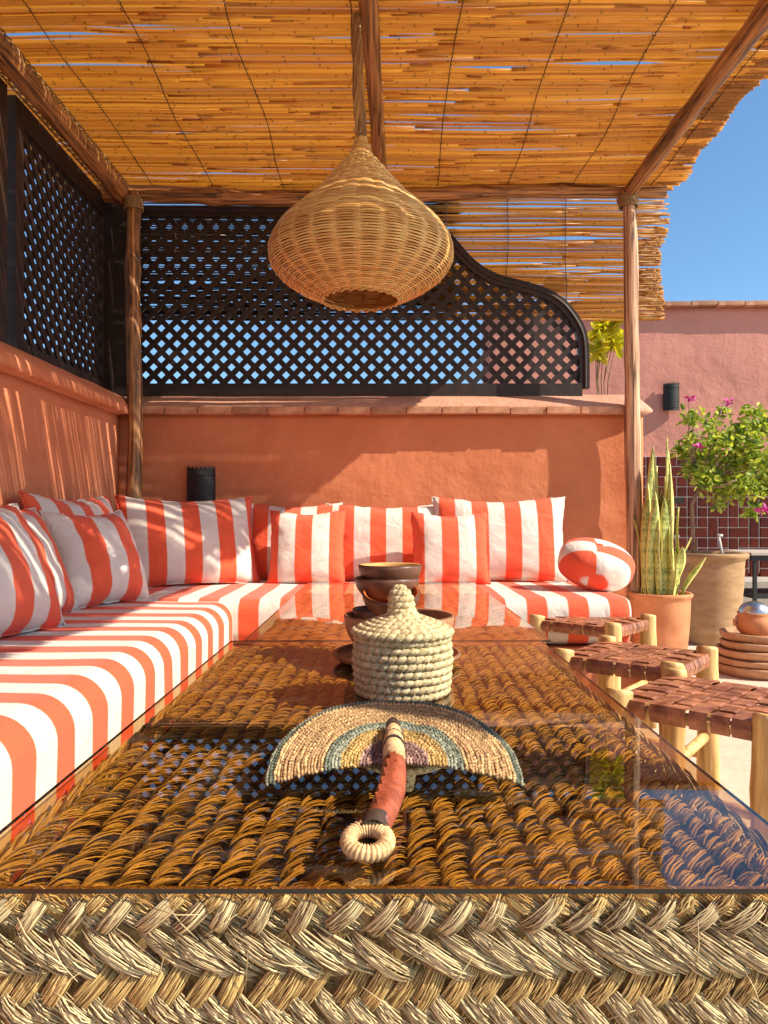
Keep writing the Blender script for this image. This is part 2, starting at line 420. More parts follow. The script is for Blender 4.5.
# ---- far right wall
fw = thing('courtyard_wall', 'tall rose plastered wall far right with dark red tile wainscot', 'wall', (0, 6.5, 0), (0, 0, R(-1.2)))
part('plaster', wav_wall(0.88, 5.2, 0.0, 2.63, 90, 50, 0.25, 8.8, 0.008), M['wall_pink'], fw, True)
x = 0.88
while x < 5.1:
    L = rnd.uniform(0.22, 0.27)
    b_ = MB(); b_.box((0, 0, 0), (L - 0.008, 0.36, 0.035), Matrix.Rotation(R(rnd.uniform(-1.5, 1.5)), 3, 'Y'))
    part('brick', b_, M['brick'], fw, loc=(x + L / 2, 0.105, 2.65 + rnd.uniform(-0.004, 0.004))); x += L
g_ = MB(); g_.box((3.2, -0.014, 0.85), (3.4, 0.02, 1.0)); part('grout_bed', g_, M['grout'], fw)
U = 0.0872; tm = {}
def tile(x, z, w_, h_):
    key = (w_, h_)
    if key not in tm:
        t_ = MB(); a = w_ * U / 2 - 0.004; b = h_ * U / 2 - 0.004; e = 0.005
        for (s_, y) in ((0, 0), (e, -0.009)):
            t_.v += [(-a + s_, y, -b + s_), (a - s_, y, -b + s_), (a - s_, y, b - s_), (-a + s_, y, b - s_)]
        for i in range(4): t_.face((i, (i + 1) % 4, 4 + (i + 1) % 4, 4 + i))
        t_.face((4, 5, 6, 7)); t_.face((3, 2, 1, 0)); tm[key] = t_.mesh('tile', M['tile']); fixn(tm[key])
    part('tile', tm[key], None, fw, loc=(x + w_ * U / 2, -0.0245 + rnd.uniform(-0.001, 0.001), z + h_ * U / 2),
         rot=(R(rnd.uniform(-0.8, 0.8)), R(rnd.uniform(-.5, .5)), R(rnd.uniform(-0.8, 0.8))))
for cy in range(6):
    for cx in range(19):
        X = 1.55 + cx * 2 * U; Z = 1.35 - (cy + 1) * 2 * U
        if Z < 0.30: continue
        if (cx + cy) % 2: tile(X, Z, 2, 1); tile(X, Z + U, 1, 1); tile(X + U, Z + U, 1, 1)
        else: tile(X, Z, 1, 2); tile(X + U, Z, 1, 1); tile(X + U, Z + U, 1, 1)
lg = MB(); lg.box((3.0, -0.26, 0.16), (4.4, 0.5, 0.32)); part('ledge', lg, M['ledge'], fw)

# ================================================================== BENCHES
base = thing('built_in_bench', 'L-shaped plastered bench base under the striped mattresses', 'bench', (0, 0, 0))
b_ = MB(); b_.box((-1.02, 1.12, 0.09), (0.74, 3.75, 0.18)); part('side_base', b_, M['wall_left'], base)
b_ = MB(); b_.box((-0.17, 3.56, 0.155), (2.43, 1.03, 0.31)); part('back_base', b_, M['wall_left'], base)

def mattress(length, width, th, r=0.075, seed=0, ends=True):
    """length along local x (u), width along y (0=front edge .. width), z 0..th"""
    m = MB(); prof = []
    def corner(cx, cz, a0, a1, n=7):
        for i in range(n + 1):
            a = a0 + (a1 - a0) * i / n; prof.append((cx + r * math.cos(a), cz + r * math.sin(a)))
    corner(r, r, PI * 1.5, PI, 5)
    corner(r * 1.0, th - r, PI, PI / 2, 8)
    for k in range(1, 8): prof.append((r + (width - 2 * r) * k / 8, th))
    corner(width - r, th - r, PI / 2, 0, 5); corner(width - r, r, 0, -PI / 2, 4)
    P = len(prof); n = int(length / 0.03)
    for i in range(n + 1):
        u = length * i / n
        for (y, z) in prof:
            k = 1.0; e = min(u, length - u)
            if ends and e < 0.05: k = 1 - 0.5 * (1 - math.sqrt(1 - (1 - e / 0.05) ** 2)) * 0.35
            yy = width / 2 + (y - width / 2) * k; zz = th / 2 + (z - th / 2) * k
            zz += noise.noise(Vector((u * 3, y * 3, seed))) * 0.006 * (z > th / 2)
            yy += noise.noise(Vector((u * 5, z * 5, seed + 3))) * 0.006
            m.v.append((u, yy, zz)); m.uv[len(m.v) - 1] = (u, 0)
    for i in range(n):
        for j in range(P):
            j2 = (j + 1) % P; m.face((i * P + j, i * P + j2, (i + 1) * P + j2, (i + 1) * P + j))
    m.face(tuple(range(P))); m.face(tuple(n * P + j for j in range(P))[::-1])
    return m
me = mattress(3.70, 0.81, 0.32, 0.075, 1)
o = part('seat_mattress', me, M['cloth'], None, True, loc=(-0.60, -0.66, 0.185), rot=(0, 0, R(90)))
o['phase'] = 0.12
tag(o, 'long orange and white striped seat mattress along the left wall', 'mattress', 'striped bench mattresses')
me = mattress(2.44, 1.03, 0.19, 0.06, 5)
o = part('seat_mattress', me, M['cloth'], None, True, loc=(-1.405, 3.05, 0.315))
o['phase'] = 0.42
tag(o, 'orange and white striped seat mattress along the back wall below the lattice', 'mattress', 'striped bench mattresses')

# ---- pillows
def pillow_mesh(w_, h_, t_, seed, flop=0.0):
    m = MB(); nx, nz = 34, 26
    rr = random.Random(seed)
    idx = {}
    for side in (0, 1):
        for j in range(nz + 1):
            for i in range(nx + 1):
                u = -1 + 2 * i / nx; v = -1 + 2 * j / nz
                edge = i in (0, nx) or j in (0, nz)
                if side == 1 and edge: idx[(1, i, j)] = idx[(0, i, j)]; continue
                pin = 0.055
                x = w_ / 2 * u * (1 - pin * (1 - v * v) * 1.3) ; z = h_ / 2 * v * (1 - pin * (1 - u * u) * 1.6)
                d = ((1 - abs(u) ** 2.6) * (1 - abs(v) ** 2.6)) ** 0.55
                ce = max(abs(u), abs(v))
                wr = noise.noise(Vector((u * 3 + seed, v * 3, side * 9))) * 0.10
                wr += noise.noise(Vector((u * 9 + seed, v * 9, side * 9))) * 0.05 * ce
                # creases running in from the corners
                cr = math.sin((abs(u) - abs(v)) * 16 + seed) * 0.045 * (abs(u * v)) ** 1.5
                y = t_ / 2 * d * (1 + wr * 0.9) + t_ * cr * d
                y -= 0
                y = -y if side == 0 else y
                if edge:
                    x += noise.noise(Vector((v * 6, seed, 1))) * 0.006; z += noise.noise(Vector((u * 6, seed, 2))) * 0.007
                z += flop * (u * 0.5) ** 2 * h_
                z -= 0.012 * math.exp(-((u - 0.1 * rr.random() * 0) ** 2) * 3) * (v > 0.8)
                idx[(side, i, j)] = len(m.v); m.v.append((x, y, z + h_ / 2)); m.uv[len(m.v) - 1] = (x, 0)
    for side in (0, 1):
        for j in range(nz):
            for i in range(nx):
                q = (idx[(side, i, j)], idx[(side, i + 1, j)], idx[(side, i + 1, j + 1)], idx[(side, i, j + 1)])
                m.face(q if side == 0 else q[::-1])
    # piped seam
    return m
def pillow(x, y, w_, h_, t_, yaw, lean, roll, phase, label, seed, z=0.500, flop=0):
    o = part('throw_pillow', pillow_mesh(w_, h_, t_, seed, flop), M['cloth'], None, True, loc=(x, y, z), rot=(R(-lean), R(roll), R(yaw)))
    o['phase'] = phase
    tag(o, label, 'pillow', 'striped cushions on the bench')
    # seam piping along the edge as a part
    p = MB(); me = o.data
    rim = []
    nx, nz = 34, 26
    def vi(i, j): return j * (nx + 1) + i
    rim = [vi(i, 0) for i in range(nx)] + [vi(nx, j) for j in range(nz)] + [vi(i, nz) for i in range(nx, 0, -1)] + [vi(0, j) for j in range(nz, 0, -1)] + [vi(0, 0)]
    p.tube([me.vertices[k].co for k in rim], 0.0035, 5, cap=False)
    for k in list(p.uv): p.uv[k] = (p.v[k][0], 0)
    q = part('seam', p, M['cloth'], o, True); q['phase'] = phase
    return o
pillow(-1.05, 2.03, 0.64, 0.42, 0.21, 80, 24, 0, 0.10, 'striped cushion at the left edge of the picture, nearest on the left bench', 3)
pillow(-1.13, 2.44, 0.58, 0.41, 0.17, 86, 24, 0, 0.35, 'striped cushion second along the left wall, half behind the nearest one', 5)
pillow(-1.04, 2.88, 0.40, 0.40, 0.21, 64, 24, 0, 0.02, 'small striped cushion with a white left edge, foremost on the left bench', 8)
pillow(-1.18, 3.12, 0.70, 0.46, 0.15, 84, 18, 0, 0.47, 'cushion with bright orange corner leaning on the left wall behind the small one', 13)
pillow(-0.93, 3.64, 0.68, 0.47, 0.17, 26, 20, 0, 0.48, 'wide striped cushion standing diagonally in the bench corner below the black wall lamp', 21)
pillow(-0.48, 3.93, 0.52, 0.42, 0.15, 2, 10, 0, 0.50, 'shaded striped cushion tucked behind the small square one left of centre', 34)
pillow(-0.385, 3.72, 0.385, 0.385, 0.14, 0, 14, 0, 0.58, 'small square striped cushion left of the stacked bowls', 55)
pillow(0.02, 3.92, 0.66, 0.42, 0.16, 0, 12, 0, 0.80, 'wide striped cushion at the middle of the back wall behind the bowls', 62)
pillow(0.33, 3.70, 0.39, 0.375, 0.14, 0, 14, 0, 0.52, 'small square striped cushion just right of the stacked bowls', 71)
pillow(0.60, 3.86, 0.70, 0.455, 0.17, -2, 13, 0, 0.12, 'largest striped cushion on the back wall at right, beside the round one', 83)
# round cushion
m = MB(); n1, n2 = 40, 24
for j in range(n2 + 1):
    th = PI * j / n2
    for i in range(n1):
        a = 2 * PI * i / n1
        sx = math.sin(th) ** 0.8 if 0 < j < n2 else 0
        cz = math.copysign(abs(math.cos(th)) ** 0.75, math.cos(th))
        r_ = 1 + 0.02 * math.cos(a * 9) * math.sin(th) ** 3
        x = 0.172 * sx * math.cos(a) * r_; y = 0.160 * sx * math.sin(a) * r_; z = 0.105 * cz - 0.018 * math.exp(-(sx / 0.16) ** 2) * math.copysign(1, cz)
        m.v.append((x, y, z)); m.uv[len(m.v) - 1] = (y * 0.9 + z * 0.35 + 0.04 * math.copysign(1, x + 0.02), 0)
for j in range(n2):
    for i in range(n1):
        i2 = (i + 1) % n1; m.face((j * n1 + i, (j + 1) * n1 + i, (j + 1) * n1 + i2, j * n1 + i2))
rc = part('round_pillow', m, M['cloth'], None, True, loc=(0.975, 3.46, 0.622), rot=(R(15), R(13), R(-12))); rc['phase'] = 0.35
tag(rc, 'round puffed striped cushion with a button at the right end of the bench', 'pillow')
bt = MB(); bt.lathe([(0.0005, 0.008), (0.012, 0.006), (0.016, 0), (0.012, -0.006), (0.0005, -0.006)], 16)
q = part('button', bt, M['cloth'], rc, True, loc=(0, 0, 0.092)); q['phase'] = 0.3

# ================================================================== PERGOLA
def wobble(p0, p1, n, amp, seed):
    p0 = Vector(p0); p1 = Vector(p1); out = []
    for i in range(n + 1):
        t = i / n; p = p0.lerp(p1, t)
        out.append(p + Vector((noise.noise(Vector((t * 3, seed, 0))), noise.noise(Vector((t * 3, seed, 7))), noise.noise(Vector((t * 3, seed, 13))))) * amp)
    return out
def pole(name, p0, p1, r0, r1, mat, parent, seed, amp=0.02, n=26):
    pts = wobble(p0, p1, n, amp, seed); m = MB()
    rad = [r0 + (r1 - r0) * i / n + noise.noise(Vector((i * 0.6, seed, 4))) * r0 * 0.14 + (r0 * 0.16 if rnd.random() < 0.10 else 0) for i in range(n + 1)]
    m.tube(pts, rad, 12)
    return part(name, m, mat, parent, True)
pg = thing('pergola', 'rough wooden pole pergola carrying the reed roof over the seating', 'pergola', (0, 0, 0))
post_l = pole('post', (-1.335, 3.97, 0.0), (-1.335, 3.99, 2.56), 0.042, 0.038, M['pole'], pg, 2.2, 0.02)
post_r = pole('post', (1.345, 4.005, 0.0), (1.30, 4.00, 2.58), 0.047, 0.036, M['postpale'], pg, 5.7, 0.03)
pole('post', (1.345, 0.44, 0.0), (1.33, 0.45, 2.56), 0.060, 0.052, M['postpale'], pg, 25.7, 0.02)
beam_l = pole('beam', (-1.50, -0.7, 2.575), (-1.41, 4.15, 2.57), 0.052, 0.045, M['poley'], pg, 8.1, 0.05, 40)
pole('beam', (1.33, -0.7, 2.57), (1.31, 4.12, 2.575), 0.045, 0.036, M['poley'], pg, 11.1, 0.03, 40)
pole('beam', (-1.6, 4.03, 2.56), (1.5, 4.05, 2.595), 0.045, 0.034, M['polex'], pg, 14.4, 0.035, 40)
pole('beam', (-0.105, -0.7, 2.60), (-0.03, 4.15, 2.60), 0.042, 0.032, M['poley'], pg, 17.7, 0.03, 40)
# rope lashings where poles cross
for (cx, cy, cz) in ((-1.335, 3.99, 2.50), (1.305, 4.0, 2.52)):
    m = MB(); pts = []
    for i in range(90):
        a = i * 0.55; pts.append((cx + 0.048 * math.cos(a), cy + 0.048 * math.sin(a), cz - 0.03 + i * 0.0007))
    m.tube(pts, 0.0045, 5); part('lashing', m, M['rope'], post_l if cx < 0 else post_r, True)
# spiral tie along the left beam
m = MB(); pts = []
for i in range(900):
    y = 1.2 + i * 0.0031; a = i * 0.42; xx = -1.49 + 0.075 * (y / 4.1)
    pts.append((xx + 0.062 * math.cos(a), y, 2.585 + 0.055 * math.sin(a)))
m.tube(pts, 0.0035, 4); part('lashing', m, M['rope'], beam_l, True)

# ---- reed roof
def reeds(m, x0, x1, y0, y1, zf, pitch, rad, seed, gap=0.03, nsl=22, seg=5, vertical=False):
    rr = random.Random(seed); y = y0; row = 0
    slits = []
    for _ in range(int((y1 - y0) * nsl)):
        c = rr.uniform(x0, x1); L = rr.uniform(0.25, 1.1); slits.append((c - L / 2, c + L / 2, rr.uniform(y0, y1), rr.uniform(0.008, 0.028) * (1.3 if rr.random() < 0.2 else 1) * (0.55 if vertical else 1)))
    def shift(xx, yy):
        d = 0
        for (a, b, ys, w_) in slits:
            if a < xx < b and abs(yy - ys) < 0.12:
                q = (xx - a) / (b - a); d += math.copysign(w_ / 2 * math.sin(PI * q) * math.exp(-abs(yy - ys) / 0.05), yy - ys)
        return d
    while y < y1:
        x = x0 + rr.uniform(-0.35, 0.04) * 0.4
        base_j = 0
        while x < x1 - 0.02:
            L = rr.uniform(0.7, 2.3); xe = x1 + rr.uniform(-0.035, 0.03) + 0.02 * math.sin(y * 5.1) + 0.015 * math.sin(y * 13) if x + L > x1 - 0.35 else x + L
            ja = rr.gauss(0, 0.0016); jb = rr.gauss(0, 0.0016)
            if rr.random() < gap: jb += rr.choice((-1, 1)) * rr.uniform(0.003, 0.007)
            r0 = rad * rr.uniform(0.75, 1.2); r1 = r0 * rr.uniform(0.6, 0.95)
            if rr.random() < 0.5: r0, r1 = r1, r0
            n = max(6, int((xe - x) / 0.14)); pts = []; za = rr.uniform(-0.4, 1.0) * rad
            bow = rr.gauss(0, 0.0015)
            for i in range(n + 1):
                t = i / n; xx = x + (xe - x) * t; yy = y + ja + (jb - ja) * t + bow * math.sin(PI * t)
                yy += shift(xx, y)
                wave = noise.noise(Vector((xx * 0.9, yy * 0.9, seed))) * 0.02 + noise.noise(Vector((xx * 4, yy * 1.5, seed))) * 0.004
                if vertical: pts.append((xx, zf + za - wave * 0.9, yy))
                else: pts.append((xx, yy, zf + za + wave))
            m.tube(pts, [r0 + (r1 - r0) * i / n for i in range(n + 1)], seg, up=(0, 0, 1) if not vertical else (0, 1, 0))
            x = xe - rr.uniform(-0.01, 0.12)
        y += pitch * rr.uniform(0.86, 1.14) * (1.55 if rr.random() < gap * 0.5 else 1)
roof = thing('reed_roof', 'sunlit golden reed mat roof over the seating, wired in rows', 'roof', (0, 0, 0))
m = MB(); reeds(m, -1.72, 1.56, -0.6, 4.16, 2.648, 0.0098, 0.0064, 3, 0.06, 24)
o = part('reed_layer', m, M['reed'], roof, True, recalc=False); o['kind'] = 'stuff'
for k, xw in enumerate((-1.25, -0.93, -0.55, -0.10, 0.27, 0.66, 1.02, 1.44)):
    m = MB(); pts = []
    for i in range(420):
        y = -0.6 + 4.75 * i / 419; xx = xw + 0.028 * noise.noise(Vector((y * 1.6, k * 3.1, 0))) + 0.0022 * math.sin(y * 310) + 0.002 * noise.noise(Vector((y * 14, k, 3)))
        pts.append((xx, y, 2.637 + noise.noise(Vector((xx * 0.9, y * 0.9, 3))) * 0.02 + 0.003 * math.sin(y * 300)))
    m.tube(pts, 0.0021, 4); part('binding_wire', m, M['wire'], roof)
hang = thing('reed_screen', 'hanging reed blind behind the lattice at the back, its lower edge ragged', 'blind', (0, 0, 0))
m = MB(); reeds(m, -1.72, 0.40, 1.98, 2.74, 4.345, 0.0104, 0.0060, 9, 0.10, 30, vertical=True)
o = part('reed_layer', m, M['reedshaded'], hang, True, recalc=False); o['kind'] = 'stuff'
m = MB(); reeds(m, 0.34, 1.60, 1.98, 2.74, 4.325, 0.0100, 0.0063, 9, 0.10, 34, vertical=True)
o = part('reed_layer', m, M['reed'], hang, True, recalc=False); o['kind'] = 'stuff'
for k, xw in enumerate((-1.2, -0.8, -0.4, 0.0, 0.36, 0.72, 1.05, 1.45)):
    m = MB(); pts = []
    for i in range(90):
        z = 1.97 + 0.70 * i / 89
        pts.append((xw + 0.02 * noise.noise(Vector((z * 3, k * 2.1, 0))) - 0.02 * (2.6 - z), 4.318 + 0.003 * math.sin(z * 300) - noise.noise(Vector((xw * 0.9, z * 0.9, 9))) * 0.018, z))
    m.tube(pts, 0.0021, 4); part('binding_wire', m, M['wire'], hang)

# ================================================================== LATTICES
def lattice(parent, inside, x0, x1, z0, z1, pitch, sw, to3, mat):
    """diagonal slats in plane (a,b); inside(a,b) true where slats exist; to3 maps (a,b,depth)"""
    cnt = 0
    for sgn, dep in ((1, 0.0), (-1, 0.0100)):
        c = x0 - (z1 - z0) * 1.0 if sgn > 0 else x0
        c_end = x1 if sgn > 0 else x1 + (z1 - z0)
        while c < c_end:
            run = []; allr = []
            N = 260; H = z1 - z0
            for i in range(N + 1):
                t = i / N; a = c + sgn * t * H; b = z0 + t * H
                if inside(a, b): run.append((a, b))
                elif run: allr.append(run); run = []
            if run: allr.append(run)
            for r_ in allr:
                (a0, b0), (a1, b1) = r_[0], r_[-1]
                if abs(b1 - b0) < 0.02: continue
                dx, dz = a1 - a0, b1 - b0; L = math.hypot(dx, dz); ux, uz = dx / L, dz / L; nx, nz = -uz * sw / 2, ux * sw / 2
                m = MB(); ca, cb = (a0 + a1) / 2, (b0 + b1) / 2
                for dd in (dep - 0.0048, dep + 0.0048):
                    for (a, b) in ((a0 - nx, b0 - nz), (a1 - nx, b1 - nz), (a1 + nx, b1 + nz), (a0 + nx, b0 + nz)):
                        m.v.append(to3(a, b, dd))
                for f in ((0, 1, 2, 3), (7, 6, 5, 4), (0, 4, 5, 1), (1, 5, 6, 2), (2, 6, 7, 3), (3, 7, 4, 0)): m.face(f)
                part('slat', m, mat, parent); cnt += 1
            c += pitch
    return cnt
def band(m, outer, inner, f):
    """frame band between two polylines, thickness via f(a,b,0/1)"""
    n = len(outer); b = len(m.v)
    for d in (0, 1):
        for p in outer: m.v.append(f(p[0], p[1], d))
        for p in inner: m.v.append(f(p[0], p[1], d))
    for i in range(n - 1):
        m.face((b + i, b + i + 1, b + n + i + 1, b + n + i)); o2 = b + 2 * n
        m.face((o2 + i, o2 + n + i, o2 + n + i + 1, o2 + i + 1))
        m.face((b + i, o2 + i, o2 + i + 1, b + i + 1)); m.face((b + n + i, b + n + i + 1, o2 + n + i + 1, o2 + n + i))
    for i in (0, n - 1): m.face((b + i, b + n + i, b + 3 * n + i, b + 2 * n + i))
YB = 4.2; S = YB / 750
def px2(px, py): return ((px - 385) * S, 0.85 + (515 - py) * S)
bl = thing('lattice_screen', 'dark lattice screen on the back wall, top rail sweeping down in an S-curve', 'lattice', (0, 0, 0))
curve_px = [(128, 207), (200, 207), (300, 208), (380, 209), (420, 212), (440, 222), (456, 239), (474, 261), (496, 275), (521, 281), (546, 288), (565, 299), (577, 313), (587, 330), (590, 349), (590, 389)]
# smooth (Chaikin)
cv = [px2(*p) for p in curve_px]
for _ in range(3):
    nc = [cv[0]]
    for a, b in zip(cv[:-1], cv[1:]):
        nc.append((a[0] * .75 + b[0] * .25, a[1] * .75 + b[1] * .25)); nc.append((a[0] * .25 + b[0] * .75, a[1] * .25 + b[1] * .75))
    nc.append(cv[-1]); cv = nc
inn = []
for i, p in enumerate(cv):
    a = cv[max(i - 1, 0)]; b = cv[min(i + 1, len(cv) - 1)]; dx, dz = b[0] - a[0], b[1] - a[1]; L = math.hypot(dx, dz)
    wdt = 0.058; inn.append((p[0] + dz / L * wdt, p[1] - dx / L * wdt))
m = MB(); band(m, cv, inn, lambda a, b, d: (a, YB - 0.02 + d * 0.045, b)); crail = part('curved_rail', m, M['lattice'], bl)
# thin moulding proud on the rail
m = MB(); mid = [((a[0] * .55 + b[0] * .45), (a[1] * .55 + b[1] * .45)) for a, b in zip(cv, inn)]
m.tube([(p[0], YB - 0.021, p[1]) for p in mid], 0.010, 6); part('moulding', m, M['lattice'], crail, True)
zb = px2(0, 389)[1]
m = MB(); m.box(((px2(135, 0)[0] + 1.105) / 2, YB, zb - 0.012), (1.105 - px2(135, 0)[0], 0.05, 0.075)); part('bottom_rail', m, M['lattice'], bl)
m = MB(); m.box((-1.455, YB, 2.04), (0.15, 0.05, 1.13)); part('stile', m, M['lattice'], bl)
# top height lookup
def top_at(a):
    if a > 1.10: return -9
    best = None
    for p, q in zip(inn[:-1], inn[1:]):
        if min(p[0], q[0]) <= a <= max(p[0], q[0]) and abs(q[0] - p[0]) > 1e-6:
            zz = p[1] + (q[1] - p[1]) * (a - p[0]) / (q[0] - p[0]); best = zz if best is None else max(best, zz)
    return best if best is not None else 2.55
nb = lattice(bl, lambda a, b: px2(137, 0)[0] < a < 1.10 and zb < b < top_at(a) + 0.01, px2(137, 0)[0], 1.10, zb, 2.58, 0.0873, 0.030,
        lambda a, b, d: (a, YB - 0.004 + d, b), M['lattice'])
# left lattices: plane x=-1.52
for (ya, yb_, lab) in ((3.05, 4.08, 'dark lattice panel above the left wall, next to the corner post'), (1.35, 2.98, 'dark lattice panel above the left wall at the picture edge, nearest the viewer')):
    t = thing('lattice_screen', lab, 'lattice', (0, 0, 0), group='lattice panels over the left wall')
    x_ = -1.53; z0, z1 = 1.50, 2.56
    for (yy, zz, dy, dz, nm) in ((ya + 0.035, (z0 + z1) / 2, 0.07, z1 - z0, 'stile'), (yb_ - 0.035 + (0.04 if yb_ > 4 else 0), (z0 + z1) / 2, 0.07 + (0.08 if yb_ > 4 else 0), z1 - z0, 'stile'),
                                 ((ya + yb_) / 2, z0 + 0.03, yb_ - ya - 0.144, 0.06, 'rail'), ((ya + yb_) / 2, z1 - 0.05, yb_ - ya - 0.144, 0.10, 'rail')):
        m = MB(); m.box((x_ + 0.008, yy, zz), (0.045, dy, dz)); part(nm, m, M['lattice'], t)
    lattice(t, lambda a, b: ya + 0.055 < a < yb_ - 0.055 and z0 + 0.05 < b < z1 - 0.09, ya, yb_, z0, z1, 0.0873, 0.031,
            lambda a, b, d: (x_ + 0.004 + d, a, b), M['lattice'])

# ================================================================== LAMP
LD = 2.6; LS = LD / 750; lx = (362 - 385) * LS
lamp = thing('pendant_lamp', 'onion-shaped woven wicker pendant lampshade hanging from the central pole', 'lamp', (lx, LD, 0))
def zpx(y): return 0.85 + (515 - y) * LS
prof_px = [(138, 5), (146, 7), (153, 10), (161, 15), (171, 24), (184, 34), (198, 47), (211, 61), (222, 73), (234, 84), (246, 90), (257, 91.5), (268, 88), (278, 79), (287, 66), (294, 52), (299, 40), (300, 38)]
def smooth_prof(pp, k=3):
    for _ in range(k):
        nc = [pp[0]]
        for a, b in zip(pp[:-1], pp[1:]): nc += [(a[0] * .75 + b[0] * .25, a[1] * .75 + b[1] * .25), (a[0] * .25 + b[0] * .75, a[1] * .25 + b[1] * .75)]
        nc.append(pp[-1]); pp = nc
    return pp
sp = [(r * LS, zpx(y)) for (y, r) in smooth_prof(prof_px)]
# resample by arc length
def resample(pp, step):
    out = [pp[0]]; acc = 0
    for a, b in zip(pp[:-1], pp[1:]):
        d = math.hypot(b[0] - a[0], b[1] - a[1])
        while acc + d >= step:
            t = (step - acc) / d; a = (a[0] + (b[0] - a[0]) * t, a[1] + (b[1] - a[1]) * t); out.append(a); d = math.hypot(b[0] - a[0], b[1] - a[1]); acc = 0
        acc += d
    return out
rows = resample(sp, 0.0043)
NR = 26; m = MB()
for j, (r_, z_) in enumerate(rows):
    seg = 104; pts = []
    ph = noise.noise(Vector((j * 0.9, 0, 0)))
    for k in range(seg + 1):
        a = 2 * PI * k / seg
        off = 0.0038 * math.cos(a * NR / 1.0 / 2 * 1 + (j % 2) * PI) * (1 if r_ > 0.05 else 0.3)
        rr_ = r_ + off + 0.002 * noise.noise(Vector((math.cos(a) * 3, math.sin(a) * 3, j * 0.5)))
        pts.append((rr_ * math.cos(a), rr_ * math.sin(a), z_ + 0.0025 * noise.noise(Vector((math.cos(a) * 4, math.sin(a) * 4, j * 0.31 + 8)))))
    m.tube(pts, 0.0030, 4, cap=False, flat=1.1)
o = part('weft', m, M['wicker'], lamp, True, recalc=False); o['kind'] = 'stuff'
m = MB()
for k in range(NR):
    a = 2 * PI * (k + 0.5) / NR
    for da in (-0.012, 0.012):
        pts = [(r_ * math.cos(a + da), r_ * math.sin(a + da), z_) for r_, z_ in rows[::5]]
        m.tube(pts, 0.0028, 4, cap=False)
o = part('rib', m, M['wicker'], lamp, True, recalc=False); o['kind'] = 'stuff'
m = MB(); re_ = rows[-1]
pts = [((re_[0] + 0.004 * math.cos(k * 1.3)) * math.cos(k * 2 * PI / 120), (re_[0] + 0.004 * math.cos(k * 1.3)) * math.sin(k * 2 * PI / 120), re_[1] - 0.002 + 0.004 * math.sin(k * 1.3)) for k in range(121)]
m.tube(pts, 0.0048, 6, cap=False); part('rim', m, M['wicker'], lamp, True)
# twisted neck of wicker stakes up to the pole
m = MB()
for s_ in range(9):
    pts = []
    for i in range(40):
        t = i / 39; z = zpx(146) + (2.585 - zpx(146)) * t; a = s_ * 2 * PI / 9 + t * 2.2 + 0.3 * math.sin(t * 9 + s_)
        rr_ = 0.014 * (1 - 0.2 * t) + 0.003 * math.sin(t * 20 + s_ * 2); pts.append((-0.018 * t + rr_ * math.cos(a), rr_ * math.sin(a), z))
    m.tube(pts, 0.0075, 5)
part('hanging_cord', m, M['cordbrown'], lamp, True)

# ================================================================== WALL LAMPS (black tin, serrated)
def tin_lamp(x, y, z0, w_, h_, label, yaw=0):
    t = thing('wall_sconce', label, 'wall lamp', (x, y, z0), (0, 0, yaw), group='black tin wall lamps')
    m = MB(); n = 40; r_ = w_ / 2
    for (zz, k, rr_) in ((0, 0, r_), (h_ * 0.5, 0, r_ * 1.01), (h_, 1, r_), (h_, 1, r_ - 0.004), (0, 0, r_ - 0.004)):
        for i in range(n + 1):
            a = PI + PI * i / n; ser = 0.016 * abs(((i / 4.0) % 1) * 2 - 1) if k else 0
            m.v.append((rr_ * math.cos(a), rr_ * math.sin(a) * 0.75 - 0.004, zz - ser * (h_ / 0.24)))
    for j in range(4):
        for i in range(n): a = j * (n + 1) + i; m.face((a, a + 1, a + n + 2, a + n + 1))
    for i in range(n): m.face((4 * (n + 1) + i, 4 * (n + 1) + i + 1, i + 1, i))
    part('shade', m, M['black'], t)
    m = MB()
    for zz in (h_ * 0.12, h_ * 0.86 - 0.01): m.tube([((r_ + 0.001) * math.cos(PI + PI * i / n), (r_ + 0.001) * math.sin(PI + PI * i / n) * 0.75 - 0.004, zz) for i in range(n + 1)], 0.003, 4)
    part('band', m, M['black'], t, True)
    m = MB(); m.box((0, -0.006, h_ * 0.45), (w_ * 0.8, 0.008, h_ * 0.8)); part('back_plate', m, M['black'], t)
tin_lamp((201.5 - 385) / 750 * 4.08, 4.1, 0.84, 0.155, 0.272, 'black tin wall lamp with serrated rim on the orange wall above the corner cushion')
tin_lamp((672.5 - 385) / 750 * 6.42, 6.43, 0.85 + (515 - 411) / 750 * 6.4, 0.135, 0.24, 'black tin wall lamp with serrated rim high on the far rose wall', R(-1.2))

